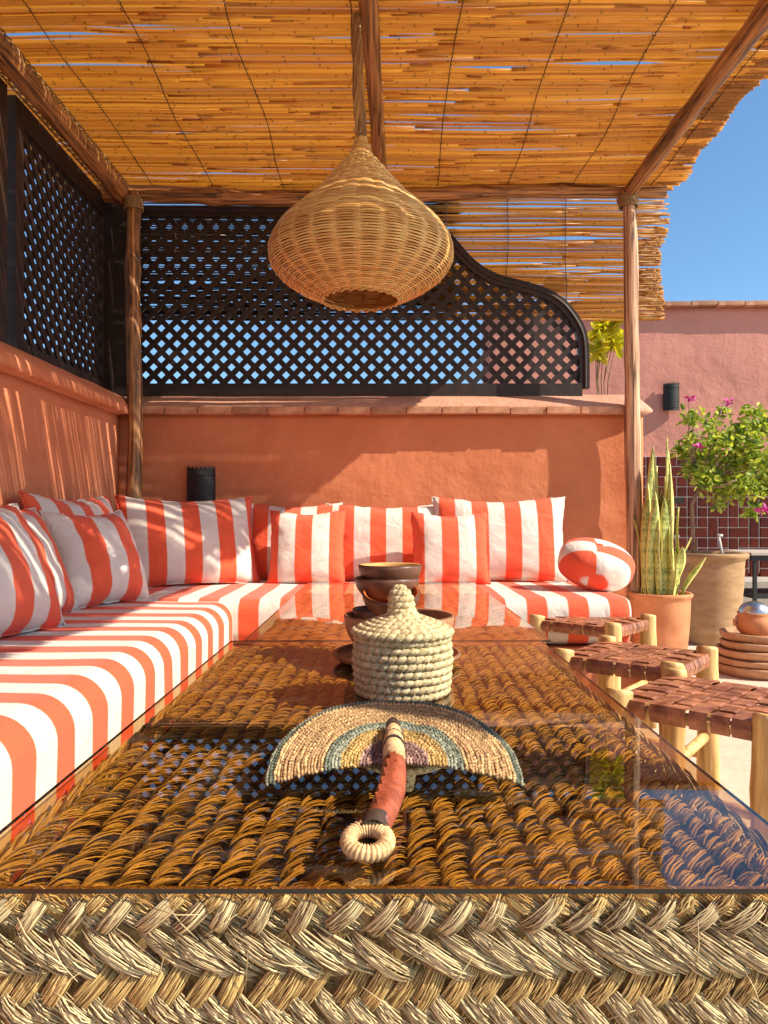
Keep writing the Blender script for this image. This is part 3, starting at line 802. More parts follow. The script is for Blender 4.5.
# ================================================================== TABLES
GT = 0.59                      # top of glass
def rope_row(m, xc, y0, y1, r_, rz, z0, adv, step, ns, thick, seed, mirror=1):
    rr = random.Random(seed); y = y0 - adv
    xc0 = xc
    while y < y1:
        xc = xc0 + 0.0045 * noise.noise(Vector((y * 9, seed * 0.7, 0))); jr = rr.uniform(0.75, 1.3); tl = rr.gauss(0, 0.004)
        for s_ in range(ns):
            off = (s_ - (ns - 1) / 2) * step / (ns + 2.2)
            ex = rr.uniform(-0.10, 0.12); pts = []
            hh = rr.uniform(0.85, 1.15)
            for i in range(7):
                t = i / 6; phi = (0.10 + ex * 0.3) * PI + t * PI * (0.72 + ex * 0.5)
                yy = y + off * (1.35 - 0.8 * t) + adv * (t ** 1.4) * jr + tl * t + rr.gauss(0, 0.0004)
                if yy < y0 or yy > y1: yy = min(max(yy, y0 + rr.uniform(0, 0.001)), y1)
                pts.append((xc - mirror * r_ * jr * math.cos(phi) + rr.gauss(0, 0.0003), yy, z0 + 0.004 + rz * hh * 0.88 * math.sin(min(phi, PI)) + rr.gauss(0, 0.0003)))
            m.tube(pts, [thick * a for a in (0.7, 1.1, 1.2, 1.15, 1.0, 0.65, 0.2)], 4, up=(0, 0, 1), flat=0.6)
        y += step * rr.uniform(0.9, 1.1)

def straw_bundle(p0, p1, nrm, width, ns, lift, thick, rr, fan=0.45):
    """a flat bundle of strands from p0 to p1 bowed out along nrm"""
    m = MB(); p0 = Vector(p0); p1 = Vector(p1); nrm = Vector(nrm); d = (p1 - p0); side = nrm.cross(d.normalized())
    for s_ in range(ns):
        k = (s_ + 0.5) / ns * 2 - 1 + rr.uniform(-.05, .05); sz = rr.uniform(0.75, 1.2); pts = []; ex0 = rr.uniform(-0.05, 0.05); ex1 = rr.uniform(-0.06, 0.06)
        cr = rr.uniform(-0.1, 0.1)
        for i in range(8):
            t = ex0 + (1 + ex1 - ex0) * i / 7
            wk = fan + (1 - fan) * math.sin(PI * min(max(t, 0), 1)) ** 0.7
            p = p0 + d * t + side * (k * wk * width / 2 + cr * width * 0.15 * math.sin(2 * PI * t)) + nrm * (lift * (math.sin(PI * min(max(t, 0), 1)) ** 0.6) * (1 - 0.45 * k * k) + rr.gauss(0, 0.0007))
            pts.append(p)
        m.tube(pts, [thick * sz * a for a in (0.5, 0.85, 1, 1.05, 1.05, 1, 0.8, 0.45)], 4, up=tuple(nrm), flat=0.9)
    return m

table = thing('woven_table', 'plaited straw table under amber glass, its braided front edge nearest the viewer', 'table', (0, 0, 0))
TX0, TX1, TY0, TY1 = -0.300, 0.313, 0.538, 1.545
m = MB(); m.box(((TX0 + TX1) / 2, (TY0 + TY1) / 2, 0.505), (TX1 - TX0 - 0.02, TY1 - TY0 - 0.02, 0.115)); part('frame', m, M['bed'], table)
for (xx, yy) in ((TX0 + .05, TY0 + .06), (TX1 - .05, TY0 + .06), (TX0 + .05, TY1 - .06), (TX1 - .05, TY1 - .06)):
    m = MB(); m.tube([(xx, yy, 0), (xx, yy, 0.448)], 0.028, 12); part('leg', m, M['log'], table, True)
ncol = 25; pw = (TX1 - TX0) / ncol
for c_ in range(ncol):
    m = MB(); xc = TX0 + pw * (c_ + 0.5)
    hi_ = True
    rope_row(m, xc, TY0, TY1, pw * (0.52 if hi_ else 0.6), 0.0120 if hi_ else 0.008, 0.5640 if hi_ else 0.5600, 0.024 if hi_ else 0.022, 0.0120 if hi_ else 0.016, 5, 0.00095, 100 + c_, 1 if hi_ else -1)
    part('braid', m, M['strawtop' if hi_ else 'strawlow'], table, True, recalc=False)
# edge braid down both long sides
for sx, xx in ((-1, TX0 - 0.004), (1, TX1 + 0.002)):
    k = 0; y = TY0
    while y < TY1 - 0.03:
        for row in range(3):
            z = 0.560 - row * 0.040
            d0 = (xx + sx * 0.004, y, z + (0.015 if row % 2 else -0.015)); d1 = (xx + sx * 0.004, y + 0.045, z - (0.015 if row % 2 else -0.015))
            part('straw_bundle', straw_bundle(d0, d1, (sx, 0, 0), 0.022, 7, 0.007, 0.0016, rnd), M['straw'], table, True, recalc=False)
        y += 0.036
# ---- front face braids (plane y = TY0 facing -y)
fy = TY0 - 0.006; x = TX0 - 0.10; x_end = TX1 + 0.02; i = 0
rr = random.Random(5)
def fb(p0, p1, wd, ns, lift, mat='straw', yo=0.0, th=0.00058, fan=0.5):
    ns += 2; fan = min(0.95, fan + 0.18); lift *= rr.uniform(0.7, 1.15); jj = [rr.uniform(-.0028, .0028) for _ in range(4)]; p0 = (p0[0] + jj[0], p0[1] + jj[1] * .8); p1 = (p1[0] + jj[2], p1[1] + jj[3] * .8)
    part('straw_bundle', straw_bundle((p0[0], fy - yo, p0[1]), (p1[0], fy - yo, p1[1]), (0, -1, 0), wd * 0.90, ns, lift, th, rr, fan), M[mat], table, True, recalc=False)
# under layer, dark backing
m = MB(); m.box(((TX0 + TX1) / 2, TY0 - 0.002, 0.517), (TX1 - TX0 + 0.02, 0.012, 0.13)); part('backing', m, M['backing'], table)
zt = 0.583
while x < x_end:     # row 1: crossings on the rim
    j = rr.uniform(-0.004, 0.004)
    fb((x + j, zt - 0.002), (x + 0.034 + j, zt - 0.027), 0.015, 10, 0.004, 'straw', 0.000, fan=0.6)
    fb((x + 0.004, zt - 0.026), (x + 0.022 + rr.uniform(-.006, .010), zt - 0.003), 0.0130, 11, 0.009, 'straw', 0.004, fan=0.75)
    fb((x + 0.018, zt + 0.002), (x + 0.040, zt - 0.014), 0.012, 8, 0.004, 'strawyellow', 0.002)
    if rr.random() < 0.7: fb((x + 0.022, zt - 0.012), (x + 0.036, zt + 0.003), 0.010, 7, 0.006, 'strawyellow', 0.005)
    x += 0.027 * rr.uniform(0.9, 1.12)
x = TX0 - 0.12
while x < x_end:     # row 2: diagonal bundles overlapping like shingles
    j = rr.uniform(-0.0025, 0.0025); L = rr.uniform(0.046, 0.060)
    fb((x, zt - 0.024 + j), (x + L * 0.92, zt - 0.056 + j), 0.0165, 12, 0.012, 'straw', 0.004, fan=0.4)
    x += 0.0205 * rr.uniform(0.88, 1.12)
x = TX0 - 0.08; k = 0
while x < x_end:     # row 3: flat herringbone plait
    s_ = rr.uniform(-0.002, 0.003); q_ = 0.006 + rr.uniform(-0.0015, 0.0015)
    fb((x - 0.004, zt - 0.086 + q_), (x + 0.019 + s_, zt - 0.052 + q_), 0.0155, 13, 0.008, 'strawyellow', 0.006, fan=0.85)
    fb((x + 0.006, zt - 0.072 + q_), (x + 0.033, zt - 0.098 + q_), 0.0155, 12, 0.010, 'straw', 0.006, fan=0.5)
    x += 0.0200 * rr.uniform(0.93, 1.07)
x = TX0 - 0.08
while x < x_end:     # row 4, mostly below the frame
    fb((x, zt - 0.118), (x + 0.022, zt - 0.088), 0.0165, 11, 0.005, 'strawyellow', 0.003, fan=0.85)
    x += 0.0262
# stray fibres
m = MB()
for i in range(45):
    x = rr.uniform(TX0, TX1); z = rr.uniform(zt - 0.11, zt); a = rr.uniform(-1.2, 1.2) + (PI / 2 if rr.random() < .3 else 0); L = rr.uniform(0.008, 0.035)
    p = Vector((x, fy - 0.010 - rr.uniform(0, 0.006), z)); d = Vector((math.cos(a) * L, rr.uniform(-.3, .1) * L, math.sin(a) * L))
    if (p + d).z > 0.578: d.z = -abs(d.z)
    m.tube([p, p + d * 0.5 + Vector((0, -0.002, rr.uniform(-.002, .002))), p + d], [0.0005, 0.0005, 0.0002], 3)
o = part('loose_fibre', m, M['straw'], table, True, recalc=False); o['kind'] = 'stuff'
def glass_sheet(parent, x0, x1, y0, y1, z1):
    m = MB(); m.box(((x0 + x1) / 2, (y0 + y1) / 2, z1 - 0.00175), (x1 - x0, y1 - y0, 0.0035)); 
    m.mi = [0, 0, 1, 1, 1, 1]
    return part('glass_top', m, [M['glass'], M['glassedge']], parent)
glass_sheet(table, -0.316, 0.325, 0.522, 1.55, GT)

table2 = thing('woven_table', 'second glass-topped woven table behind the seam, reaching to the back bench', 'table', (0, 0, 0))
X0, X1, Y0, Y1 = -0.275, 0.345, 1.565, 2.60
m = MB(); m.box(((X0 + X1) / 2, (Y0 + Y1) / 2, 0.505), (X1 - X0 - 0.01, Y1 - Y0, 0.115)); part('frame', m, M['bed'], table2)
for (xx, yy) in ((X0 + .05, Y0 + .06), (X1 - .05, Y0 + .06), (X0 + .05, Y1 - .06), (X1 - .05, Y1 - .06)):
    m = MB(); m.tube([(xx, yy, 0), (xx, yy, 0.448)], 0.028, 12); part('leg', m, M['log'], table2, True)
for c_ in range(18):
    m = MB(); p_ = (X1 - X0) / 18
    rope_row(m, X0 + p_ * (c_ + 0.5), Y0, Y1, p_ * 0.6, 0.011, 0.563, 0.03, 0.030, 4, 0.0032, 300 + c_)
    part('braid', m, M['strawfar'], table2, True, recalc=False)
glass_sheet(table2, -0.29, 0.345, 1.553, 2.86, GT)

# ================================================================== BASKET
BX, BY = (403.5 - 385) / 750 * 1.10, 1.10
bk = thing('lidded_basket', 'cream coiled palm basket with pointed lid on the glass behind the fan', 'basket', (BX, BY, GT))
def coil(m, r_, z_, rr_, n_st, ph, tilt=0.0, cx=0, cy=0):
    n = n_st * 6; b = len(m.v); N8 = 8; L = 0
    for k in range(n):
        a = 2 * PI * k / n; t = (k / 6.0 + ph) % 1
        bul = 0.52 + 0.50 * min(1, 2.2 * math.sin(PI * t)) ** 1.0
        jit = 1 + 0.06 * noise.noise(Vector((k * 0.2, r_ * 90, z_ * 90)))
        R_ = r_ + 0.0012 * noise.noise(Vector((math.cos(a) * 2, math.sin(a) * 2, z_ * 50)))
        for q in range(N8):
            c = 2 * PI * q / N8
            rad = rr_ * bul * jit
            # stitches lean: shear angle with q
            aa = a + 0.25 * (2 * PI / n_st) * math.sin(c)
            m.v.append((cx + (R_ + rad * math.cos(c)) * math.cos(aa), cy + (R_ + rad * math.cos(c)) * math.sin(aa), z_ + rad * math.sin(c) * 1.05))
            m.uv[len(m.v) - 1] = (k * 0.01, q / 8)
    for k in range(n):
        for q in range(N8):
            k2 = (k + 1) % n; q2 = (q + 1) % N8
            m.face((b + k * N8 + q, b + k2 * N8 + q, b + k2 * N8 + q2, b + k * N8 + q2))
rcoil = 0.0060
m = MB()
for j in range(8):
    t = j / 7; r_ = 0.0610 + 0.0075 * math.sin(PI * (0.15 + 0.6 * t)); coil(m, r_, 0.006 + j * 0.0107, rcoil, 35 + j % 2, (j * 0.37) % 1)
part('basket_body', m, M['basket'], bk, True, recalc=False)
m = MB(); m.lathe([(0.0005, 0.002), (0.062, 0.002), (0.064, 0.08), (0.060, 0.08), (0.060, 0.004), (0.0005, 0.004)], 36); part('lining', m, M['basket'], bk, True)
m = MB(); lr = [(0.0700, 0.0885), (0.0615, 0.0935), (0.0520, 0.0975), (0.0425, 0.1010), (0.0335, 0.1040), (0.0250, 0.1070)]
for j, (r_, z_) in enumerate(lr): coil(m, r_, z_ + 0.001, 0.0061, max(9, int(r_ * 520)), (j * 0.29) % 1)
part('lid', m, M['basket'], bk, True, recalc=False)
m = MB()
for j, (r_, z_) in enumerate([(0.0190, 0.1120), (0.0158, 0.1195), (0.0145, 0.1280), (0.0135, 0.1370), (0.0105, 0.1450), (0.005, 0.1510)]):
    coil(m, r_, z_, 0.0060, 11, (j * 0.4) % 1, cx=-0.0008 * j)
part('knob', m, M['basket'], bk, True, recalc=False)

# ================================================================== BOWLS + PLATE
def bowl(name, label, x, y, z, r_, h_, mat_out, mat_in, foot=0.45, tilt=(0, 0, 0), wall=0.006, group='bowls stacked behind the basket'):
    m = MB(); pr = []; n = 12
    for i in range(n + 1):
        t = i / n; rr_ = r_ * (foot + (1 - foot) * math.sin(t * PI / 2) ** 0.8); pr.append((rr_, h_ * t ** 1.3))
    outer = [(0.0005, 0.0)] + pr
    inner = [(r_ - wall * 0.4, h_ + 0.002)] + [(max(a - wall, 0.0005), max(b, wall)) for a, b in pr[::-1]] + [(0.0005, wall)]
    k0 = len(outer)
    m.lathe(outer + inner[:1], 48); 
    a = MB(); a.lathe([outer[-1]] + inner, 48)
    o = part(name, m, mat_out, None, True, loc=(x, y, z), rot=tilt)
    tag(o, label, 'bowl' if 'bowl' in name else 'plate', group)
    part('interior', a, mat_in, o, True)
    return o
px_ = lambda px, d: (px - 385) / 750 * d
bowl('serving_plate', 'flat brown wooden plate lying under the wide bowl on the glass', px_(398, 1.33), 1.33, GT, 0.113, 0.017, M['woodbowl'], M['woodbowl'], 0.7)
bowl('wide_bowl', 'wide light brown wooden bowl half hidden behind the cream basket', px_(400, 1.37), 1.36, GT + 0.008, 0.100, 0.070, M['woodbowl'], M['woodbowl'], 0.5)
bowl('small_bowl', 'dark round pot-like bowl at the bottom of the bowl stack', px_(379, 1.40), 1.40, GT + 0.018, 0.048, 0.066, M['darkbowl'], M['darkbowl'], 0.5)
bowl('small_bowl', 'dark bowl with glossy red-orange inside tipped toward the viewer', px_(392, 1.38), 1.385, GT + 0.077, 0.053, 0.045, M['darkbowl'], M['redbowl'], 0.4, (R(20), 0, 0))
bowl('small_bowl', 'dark brown bowl second from the top of the stack', px_(388, 1.41), 1.42, GT + 0.100, 0.061, 0.040, M['darkbowl'], M['darkbowl'], 0.5)
bowl('small_bowl', 'topmost dark bowl of the stack with ochre inside', px_(391, 1.41), 1.42, GT + 0.128, 0.060, 0.036, M['darkbowl'], M['ochrebowl'], 0.6)

# ================================================================== FAN
FX, FY = px_(395, 0.720), 0.720
fan = thing('hand_fan', 'half-round woven straw hand fan in bands of blue, tan and ochre lying on the glass', 'hand fan', (FX, FY, GT + 0.022), (R(9.5), 0, R(0.5)))
fan.scale = (0.93, 0.93, 0.93)
bands = [('centre_band', 0.006, 0.036, (0.26, 0.13, 0.11), (0.54, 0.34, 0.27)), ('ochre_band', 0.036, 0.055, (0.46, 0.28, 0.07), (0.74, 0.48, 0.18)),
         ('blue_band', 0.055, 0.073, (0.11, 0.13, 0.09), (0.36, 0.37, 0.26)), ('tan_band', 0.073, 0.122, (0.40, 0.22, 0.09), (0.74, 0.48, 0.22)),
         ('edge_band', 0.122, 0.133, (0.10, 0.12, 0.08), (0.46, 0.44, 0.31))]
for (nm, r0, r1, c1, c2) in bands:
    mat = m_straw('fan ' + nm, c1, c2, rough=0.85, fleck=260); m = MB(); r_ = r0 + 0.0013
    while r_ < r1:
        n = max(20, int(r_ * PI / 0.0020)); pts = []; rad = []
        a0, a1 = R(-9 + rnd.uniform(-1.2, 1.2)), R(189 + rnd.uniform(-1.2, 1.2))
        for i in range(n + 1):
            a = a0 + (a1 - a0) * i / n + rnd.uniform(-0.002, 0.002); sag = -0.034 * max(0, abs(a - PI / 2) / (PI / 2) - 0.35) ** 1.2 * (r_ / 0.13)
            rs = r_ * (1 + 0.04 * math.cos(2 * (a - PI / 2)) * 0 + 0.0) + 0.0016 * noise.noise(Vector((a * 6, r_ * 300, 1)))
            z = 0.012 * math.sin(r_ / 0.136 * PI * 0.7) + sag + 0.0022 * noise.noise(Vector((a * 3, r_ * 30, 5)))
            pts.append((rs * math.cos(a), rs * math.sin(a), z + (0.0005 if i % 2 else -0.0005)))
            rad.append(0.0021 * (1.2 if i % 2 else 0.6) * rnd.uniform(0.85, 1.15))
        m.tube(pts, rad, 5, flat=1.0); r_ += 0.0034
    part(nm, m, mat, fan, True, recalc=False)
m = MB()   # stake ribs just under the weave
for i in range(40):
    a = R(-4 + 188 * i / 39); m.tube([(0.01 * math.cos(a), 0.01 * math.sin(a), -0.001), (0.07 * math.cos(a), 0.07 * math.sin(a), 0.008 - 0.020 * max(0, abs(a - PI / 2) / (PI / 2) - 0.35) ** 1.2), (0.134 * math.cos(a), 0.134 * math.sin(a), 0.004 - 0.036 * max(0, abs(a - PI / 2) / (PI / 2) - 0.35) ** 1.2)], 0.0009, 4)
o = part('stake', m, M['strawyellow'], fan, True)
m = MB(); m.tube([(0, 0.055, 0.016), (0, 0.035, 0.017), (0, 0.012, 0.012), (0, -0.006, 0.006)], [0.004, 0.0095, 0.0115, 0.0115], 14)
part('stem', m, M['looptan'], fan, True)
m = MB()
for i in (0, 1, 3, 4, 6):
    yy = 0.05 - i * 0.007; m.tube([(0.0102 * math.cos(a * PI / 8) * (1 if i > 1 else .7), yy + 0.004 * math.sin(a * PI / 8), 0.014 + 0.0105 * math.sin(a * PI / 8)) for a in range(-2, 11)], 0.0014, 5)
part('wrapping', m, M['wire'], fan, True)
m = MB()
hp = [(0, -0.004, 0.004), (-0.001, -0.026, 0.002), (-0.004, -0.062, 0.004), (-0.010, -0.100, 0.010), (-0.016, -0.133, 0.016), (-0.018, -0.142, 0.018)]
m.tube(hp, [0.0115, 0.0130, 0.0135, 0.0128, 0.0118, 0.010], 16)
hnd = part('handle', m, M['handle'], fan, True)
m = MB()  # overlapping seam flaps along handle top
for i in range(6):
    yy = -0.014 - i * 0.020; zz = (0.0155, 0.0155, 0.0170, 0.0185, 0.0215, 0.0255)[i]; m.box((-0.0015 - i * 0.0026, yy, zz + 0.0004), (0.0065, 0.022, 0.0010), Matrix.Rotation(R(5), 3, 'X') @ Matrix.Rotation(R(-8), 3, 'Y') @ Matrix.Rotation(R(7), 3, 'Z'))
part('seam', m, M['handle'], hnd)
m = MB()
RC = Vector((-0.025, -0.160, 0.016)); rm, rn = 0.0150, 0.0068
n = 144
for k in range(n):
    a = 2 * PI * k / n; bul = 0.85 + 0.2 * abs(math.sin(k * PI / 5))
    for q in range(8):
        c = 2 * PI * q / 8; aa = a + 0.05 * math.sin(c)
        rr_ = rm + rn * bul * math.cos(c)
        m.v.append((RC.x + rr_ * math.cos(aa) * 1.05, RC.y + rr_ * math.sin(aa), RC.z + rn * bul * math.sin(c) + 0.35 * rr_ * math.sin(aa) * 0.3)); m.uv[len(m.v) - 1] = (k * 0.01, q / 8)
for k in range(n):
    for q in range(8):
        k2, q2 = (k + 1) % n, (q + 1) % 8; m.face((k * 8 + q, k2 * 8 + q, k2 * 8 + q2, k * 8 + q2))
part('hanging_loop', m, M['looptan'], fan, True)
m = MB()
for i in range(7):
    m.tube([(-0.018 - i * 0.0005 + 0.0112 * math.cos(a * PI / 8), -0.134 - i * 0.0023, 0.017 + 0.0112 * math.sin(a * PI / 8)) for a in range(17)], 0.0013, 5, cap=False)
part('wrapping', m, M['wire'], fan, True)

# ================================================================== STOOLS
ZS = 0.438
def build_stool(label):
    t = thing('stool', label, 'stool', group='log stools with woven leather seats')
    a = 0.158; rr = random.Random(11)
    for (sx, sy) in ((-1, -1), (1, -1), (1, 1), (-1, 1)):
        m = MB(); r0 = 0.031 * rr.uniform(0.93, 1.08)
        jx, jy = rr.uniform(-.009, .009), rr.uniform(-.009, .009); lp = [(sx * a + jx * (1 - t / 9) + rr.uniform(-.0012, .0012), sy * a + jy * (1 - t / 9) + rr.uniform(-.0012, .0012), (ZS + 0.002) * t / 9) for t in range(10)] + [(sx * a, sy * a, ZS + 0.007), (sx * a + 0.001, sy * a, ZS + 0.011)]
        m.tube(lp, [r0 * rr.uniform(0.95, 1.07) for _ in range(10)] + [r0 * 0.96, r0 * 0.84], 16)
        part('leg', m, M['log'], t, True)
    for s_ in (-1, 1):
        m = MB(); m.tube([(-a, s_ * a, ZS - 0.030), (a, s_ * a, ZS - 0.030)], 0.014, 10); part('rail', m, M['log'], t, True)
        m = MB(); m.tube([(s_ * a, -a, ZS - 0.030), (s_ * a, a, ZS - 0.030)], 0.014, 10); part('rail', m, M['log'], t, True)
        m = MB(); m.tube([(-a, s_ * a, 0.17), (a, s_ * a, 0.18)], 0.015, 10); part('stretcher', m, M['log'], t, True)
        m = MB(); m.tube([(s_ * a, -a, 0.12), (s_ * a, a, 0.125)], 0.015, 10); part('stretcher', m, M['log'], t, True)
    nU, nV = 6, 7; inner = a - 0.026
    def strap(idx, cnt, ax):
        wS = 2 * inner / cnt; c = -inner + wS * (idx + 0.5); half = wS / 2 * 0.89; m = MB(); other = nV if ax == 0 else nU; wO = 2 * inner / other
        path = [(-a - 0.012, ZS - 0.043), (-a - 0.019, ZS - 0.022), (-a - 0.012, ZS - 0.006)]
        for j in range(other):
            over = ((idx + j) % 2 == 0) if ax == 0 else ((idx + j) % 2 == 1)
            cc = -inner + wO * (j + 0.5); z = ZS - 0.002 + (0.0035 if over else -0.0035)
            path += [(cc - wO * 0.34, z), (cc + wO * 0.34, z)]
        path += [(a + 0.012, ZS - 0.006), (a + 0.019, ZS - 0.022), (a + 0.012, ZS - 0.043)]
        sag = lambda p: -0.006 * max(0, 1 - (p / a) ** 2)
        n = len(path); sk_ = rr.uniform(-0.003, 0.003)
        for (p, z) in path:
            for (off, dz) in ((-half, 0), (half, 0), (half, -0.003), (-half, -0.003)):
                e = c + off + sk_ * p / a
                vv = (p, e, z + sag(p) + dz) if ax == 0 else (e, p, z + sag(p) + dz); m.v.append(vv)
        for i in range(n - 1):
            for q in range(4): q2 = (q + 1) % 4; m.face((i * 4 + q, i * 4 + q2, (i + 1) * 4 + q2, (i + 1) * 4 + q))
        m.face((0, 1, 2, 3)); m.face(tuple((n - 1) * 4 + q for q in range(4)))
        part('strap', m, M['leather'], t)
    for i in range(nU): strap(i, nU, 0)
    for i in range(nV): strap(i, nV, 1)
    return t
s1 = build_stool('log stool with leather strap seat nearest the viewer at the right edge')
s1.location = (0.765, 1.73, 0); s1.rotation_euler = (0, 0, R(47))
s2 = copy_tree(s1); s2.location = (0.760, 2.26, 0); s2.rotation_euler = (0, 0, R(51)); s2['label'] = 'middle one of the three log stools, its leather seat in front of the terracotta pot'
s3 = copy_tree(s1); s3.location = (0.835, 3.0, 0) ; s3.rotation_euler = (0, 0, R(48)); s3['label'] = 'farthest log stool, standing against the striped back mattress'

# ================================================================== POTS AND PLANTS
def pot(name, label, x, y, r_top, r_bot, h_, mat, rim=0.02, rimh=0.03, rings=0.0):
    t = thing(name, label, 'plant pot', (x, y, 0))
    pr = [(0.0005, 0), (r_bot, 0)] 
    for i in range(1, 24):
        k = i / 24; r_ = r_bot + (r_top - rim * 0.6 - r_bot) * (math.sin(k * PI / 2) ** 0.9); pr.append((r_ + rings * math.sin(k * 60), (h_ - rimh) * k))
    pr += [(r_top - rim * 0.5, h_ - rimh), (r_top, h_ - rimh * 0.7), (r_top + 0.003, h_ - rimh * 0.3), (r_top - 0.004, h_), (r_top - rim, h_ - 0.002), (r_top - rim * 1.3, h_ - 0.05), (r_top - rim * 1.3, h_ - 0.08)]
    m = MB(); m.lathe(pr, 56, fn=lambda r_, z, a, j: (r_ * (1 + 0.008 * math.sin(a * 2 + z * 6)), z)); part('pot_body', m, mat, t, True)
    m = MB(); m.lathe([(0.0005, h_ - 0.045), (r_top - rim * 1.2, h_ - 0.05)], 40, fn=lambda r_, z, a, j: (r_, z + 0.006 * math.sin(a * 7))); part('soil', m, M['soil'], t, True)
    return t
PX1, PY1 = px_(657, 3.98), 3.92
pot('plant_pot', 'terracotta pot holding the snake plant beside the wall end', PX1, PY1, 0.157, 0.108, 0.445, M['terracotta'], 0.016, 0.028)
PX2, PY2 = px_(709, 5.0), 5.0
pot('plant_pot', 'big tall pale clay pot with ridged sides under the bougainvillea', PX2, PY2, 0.245, 0.165, 0.60, M['claypale'], 0.04, 0.045, 0.0015)
sn = thing('snake_plant', 'snake plant with tall yellow-edged upright leaves in the terracotta pot', 'plant', (PX1, PY1, 0.39))
def blade(x, y, h_, w_, lean, az, tw, seed):
    m = MB(); n = 16; ct = math.cos(az); st = math.sin(az)
    for i in range(n + 1):
        t = i / n; wd = w_ * (1.4 if seed % 3.4 < 1.6 else 0.95) * (0.55 + 0.75 * math.sin(min(1, t * 1.15) * PI * 0.62)) * (1 - max(0, (t - 0.62) / 0.38) ** 2.2) * 0.75 + 0.0005
        off = lean * t * t * h_; a = az + tw * t + 0.25 * math.sin(t * 7 + seed)
        cx = x + off * ct + 0.008 * math.sin(t * 5 + seed); cy = y + off * st; z = h_ * t
        sx, sy = math.cos(a + PI / 2), math.sin(a + PI / 2); nx, ny = math.cos(a), math.sin(a)
        for (k, th) in ((-1, 0), (-0.5, -0.004), (0, -0.008), (0.5, -0.004), (1, 0), (0.5, 0.001), (0, -0.004), (-0.5, 0.001)):
            m.v.append((cx + sx * k * wd + nx * th, cy + sy * k * wd + ny * th, z)); m.uv[len(m.v) - 1] = (z, 0.5 + k * 0.5)
    for i in range(n):
        for q in range(8): q2 = (q + 1) % 8; m.face((i * 8 + q, i * 8 + q2, (i + 1) * 8 + q2, (i + 1) * 8 + q))
    m.face(tuple(range(8)))
    m.face(tuple(n * 8 + q for q in range(8)))
    part('leaf', m, M['snake'], sn, True)
rr = random.Random(4)
lv = [(-0.03, 0.03, 0.83, 0.022, -0.02, 1.9), (0.035, -0.055, 0.72, 0.022, 0.02, 1.5), (-0.065, -0.055, 0.58, 0.020, -0.06, 1.6), (0.06, 0.05, 0.80, 0.022, -0.02, 1.7), (0.015, -0.09, 0.40, 0.022, 0.08, 1.0), (-0.055, -0.02, 0.80, 0.028, 0.00, 1.8), (0.02, -0.03, 0.86, 0.026, 0.03, 1.3), (-0.02, 0.0, 0.76, 0.033, 0.05, 1.6), (0.045, 0.02, 0.66, 0.030, 0.02, 2.0), (-0.085, -0.03, 0.62, 0.026, -0.05, 1.4),
      (0.005, -0.07, 0.55, 0.030, 0.04, 1.7), (0.065, -0.03, 0.50, 0.026, 0.10, 0.6), (-0.04, -0.08, 0.50, 0.024, 0.03, 1.2), (0.08, 0.02, 0.34, 0.022, 0.30, 0.3), (0.04, -0.09, 0.30, 0.022, 0.15, -0.6),
      (-0.07, 0.05, 0.70, 0.028, 0.02, 2.2), (0.0, 0.06, 0.72, 0.028, 0.03, 1.4), (0.095, -0.06, 0.24, 0.018, 0.5, 0.1), (-0.09, 0.02, 0.45, 0.024, 0.08, 2.6), (0.03, 0.05, 0.60, 0.026, 0.0, 1.9)]
for i, (x, y, h_, w_, ln, az) in enumerate(lv): blade(x, y, h_, w_, ln, az, rr.uniform(-1.6, 1.6), i * 1.7)

def leaf_cloud(m, centers, n, size, rr, shape=2.0):
    for _ in range(n):
        cx, cy, cz, cr = rr.choice(centers)
        d = Vector((rr.gauss(0, 1), rr.gauss(0, 1), rr.gauss(0, 0.8))).normalized() * cr * rr.random() ** 0.55
        p = Vector((cx, cy, cz)) + d; L = size * rr.uniform(0.6, 1.3)
        a = Vector((rr.gauss(0, 1), rr.gauss(0, 1), rr.gauss(-0.2, 0.7))).normalized(); b = a.orthogonal().normalized(); b.rotate(Matrix.Rotation(rr.uniform(0, 6.28), 3, a)); c = a.cross(b)
        k = len(m.v)
        for v in (p, p + a * L * 0.35 + b * L * 0.27 + c * L * 0.05, p + a * L * 0.75 + b * L * 0.2 - c * L * .02, p + a * L - c * L * 0.12, p + a * L * 0.75 - b * L * 0.2 - c * L * .02, p + a * L * 0.35 - b * L * 0.27 + c * L * 0.05): m.v.append(tuple(v))
        m.face((k, k + 1, k + 2, k + 3)); m.face((k, k + 3, k + 4, k + 5))
bg_ = thing('bougainvillea', 'leafy bougainvillea with a few magenta flowers growing from the big clay pot', 'plant', (PX2 - 0.10, PY2, 0.55))
m = MB(); D = 5.0
def at(px, py, d): return Vector((px_(px, d) - (PX2 - 0.10), d - PY2, 0.85 + (515 - py) / 750 * d - 0.55))
m.tube([(0, 0, 0), at(694, 530, 5.0), at(693, 505, 5.0), at(700, 488, 5.0)], [0.016, 0.013, 0.012, 0.010], 8)
part('trunk', m, M['bark'], bg_, True)
br_end = [(694, 410, 5.0), (724, 402, 4.95), (748, 425, 5.0), (775, 430, 5.0), (800, 440, 4.9), (760, 470, 4.8), (735, 490, 4.9), (690, 450, 4.95), (715, 440, 5.2), (790, 480, 5.1), (745, 510, 4.9), (690, 400, 4.9), (727, 398, 4.9), (780, 415, 5.1)]
m = MB()
for i, e in enumerate(br_end):
    p0 = at(700, 488, 5.0); p1 = at(*e); mid = p0.lerp(p1, 0.5) + Vector((rr.uniform(-.04, .04), rr.uniform(-.05, .05), rr.uniform(0, .06)))
    m.tube([p0, mid, p1], [0.008, 0.005, 0.002], 5)
m.tube([at(700, 488, 5.0), at(722, 487, 4.85), at(738, 480, 4.8)], [0.009, 0.008, 0.005], 6)
part('branch', m, M['bark'], bg_, True)
cents = []
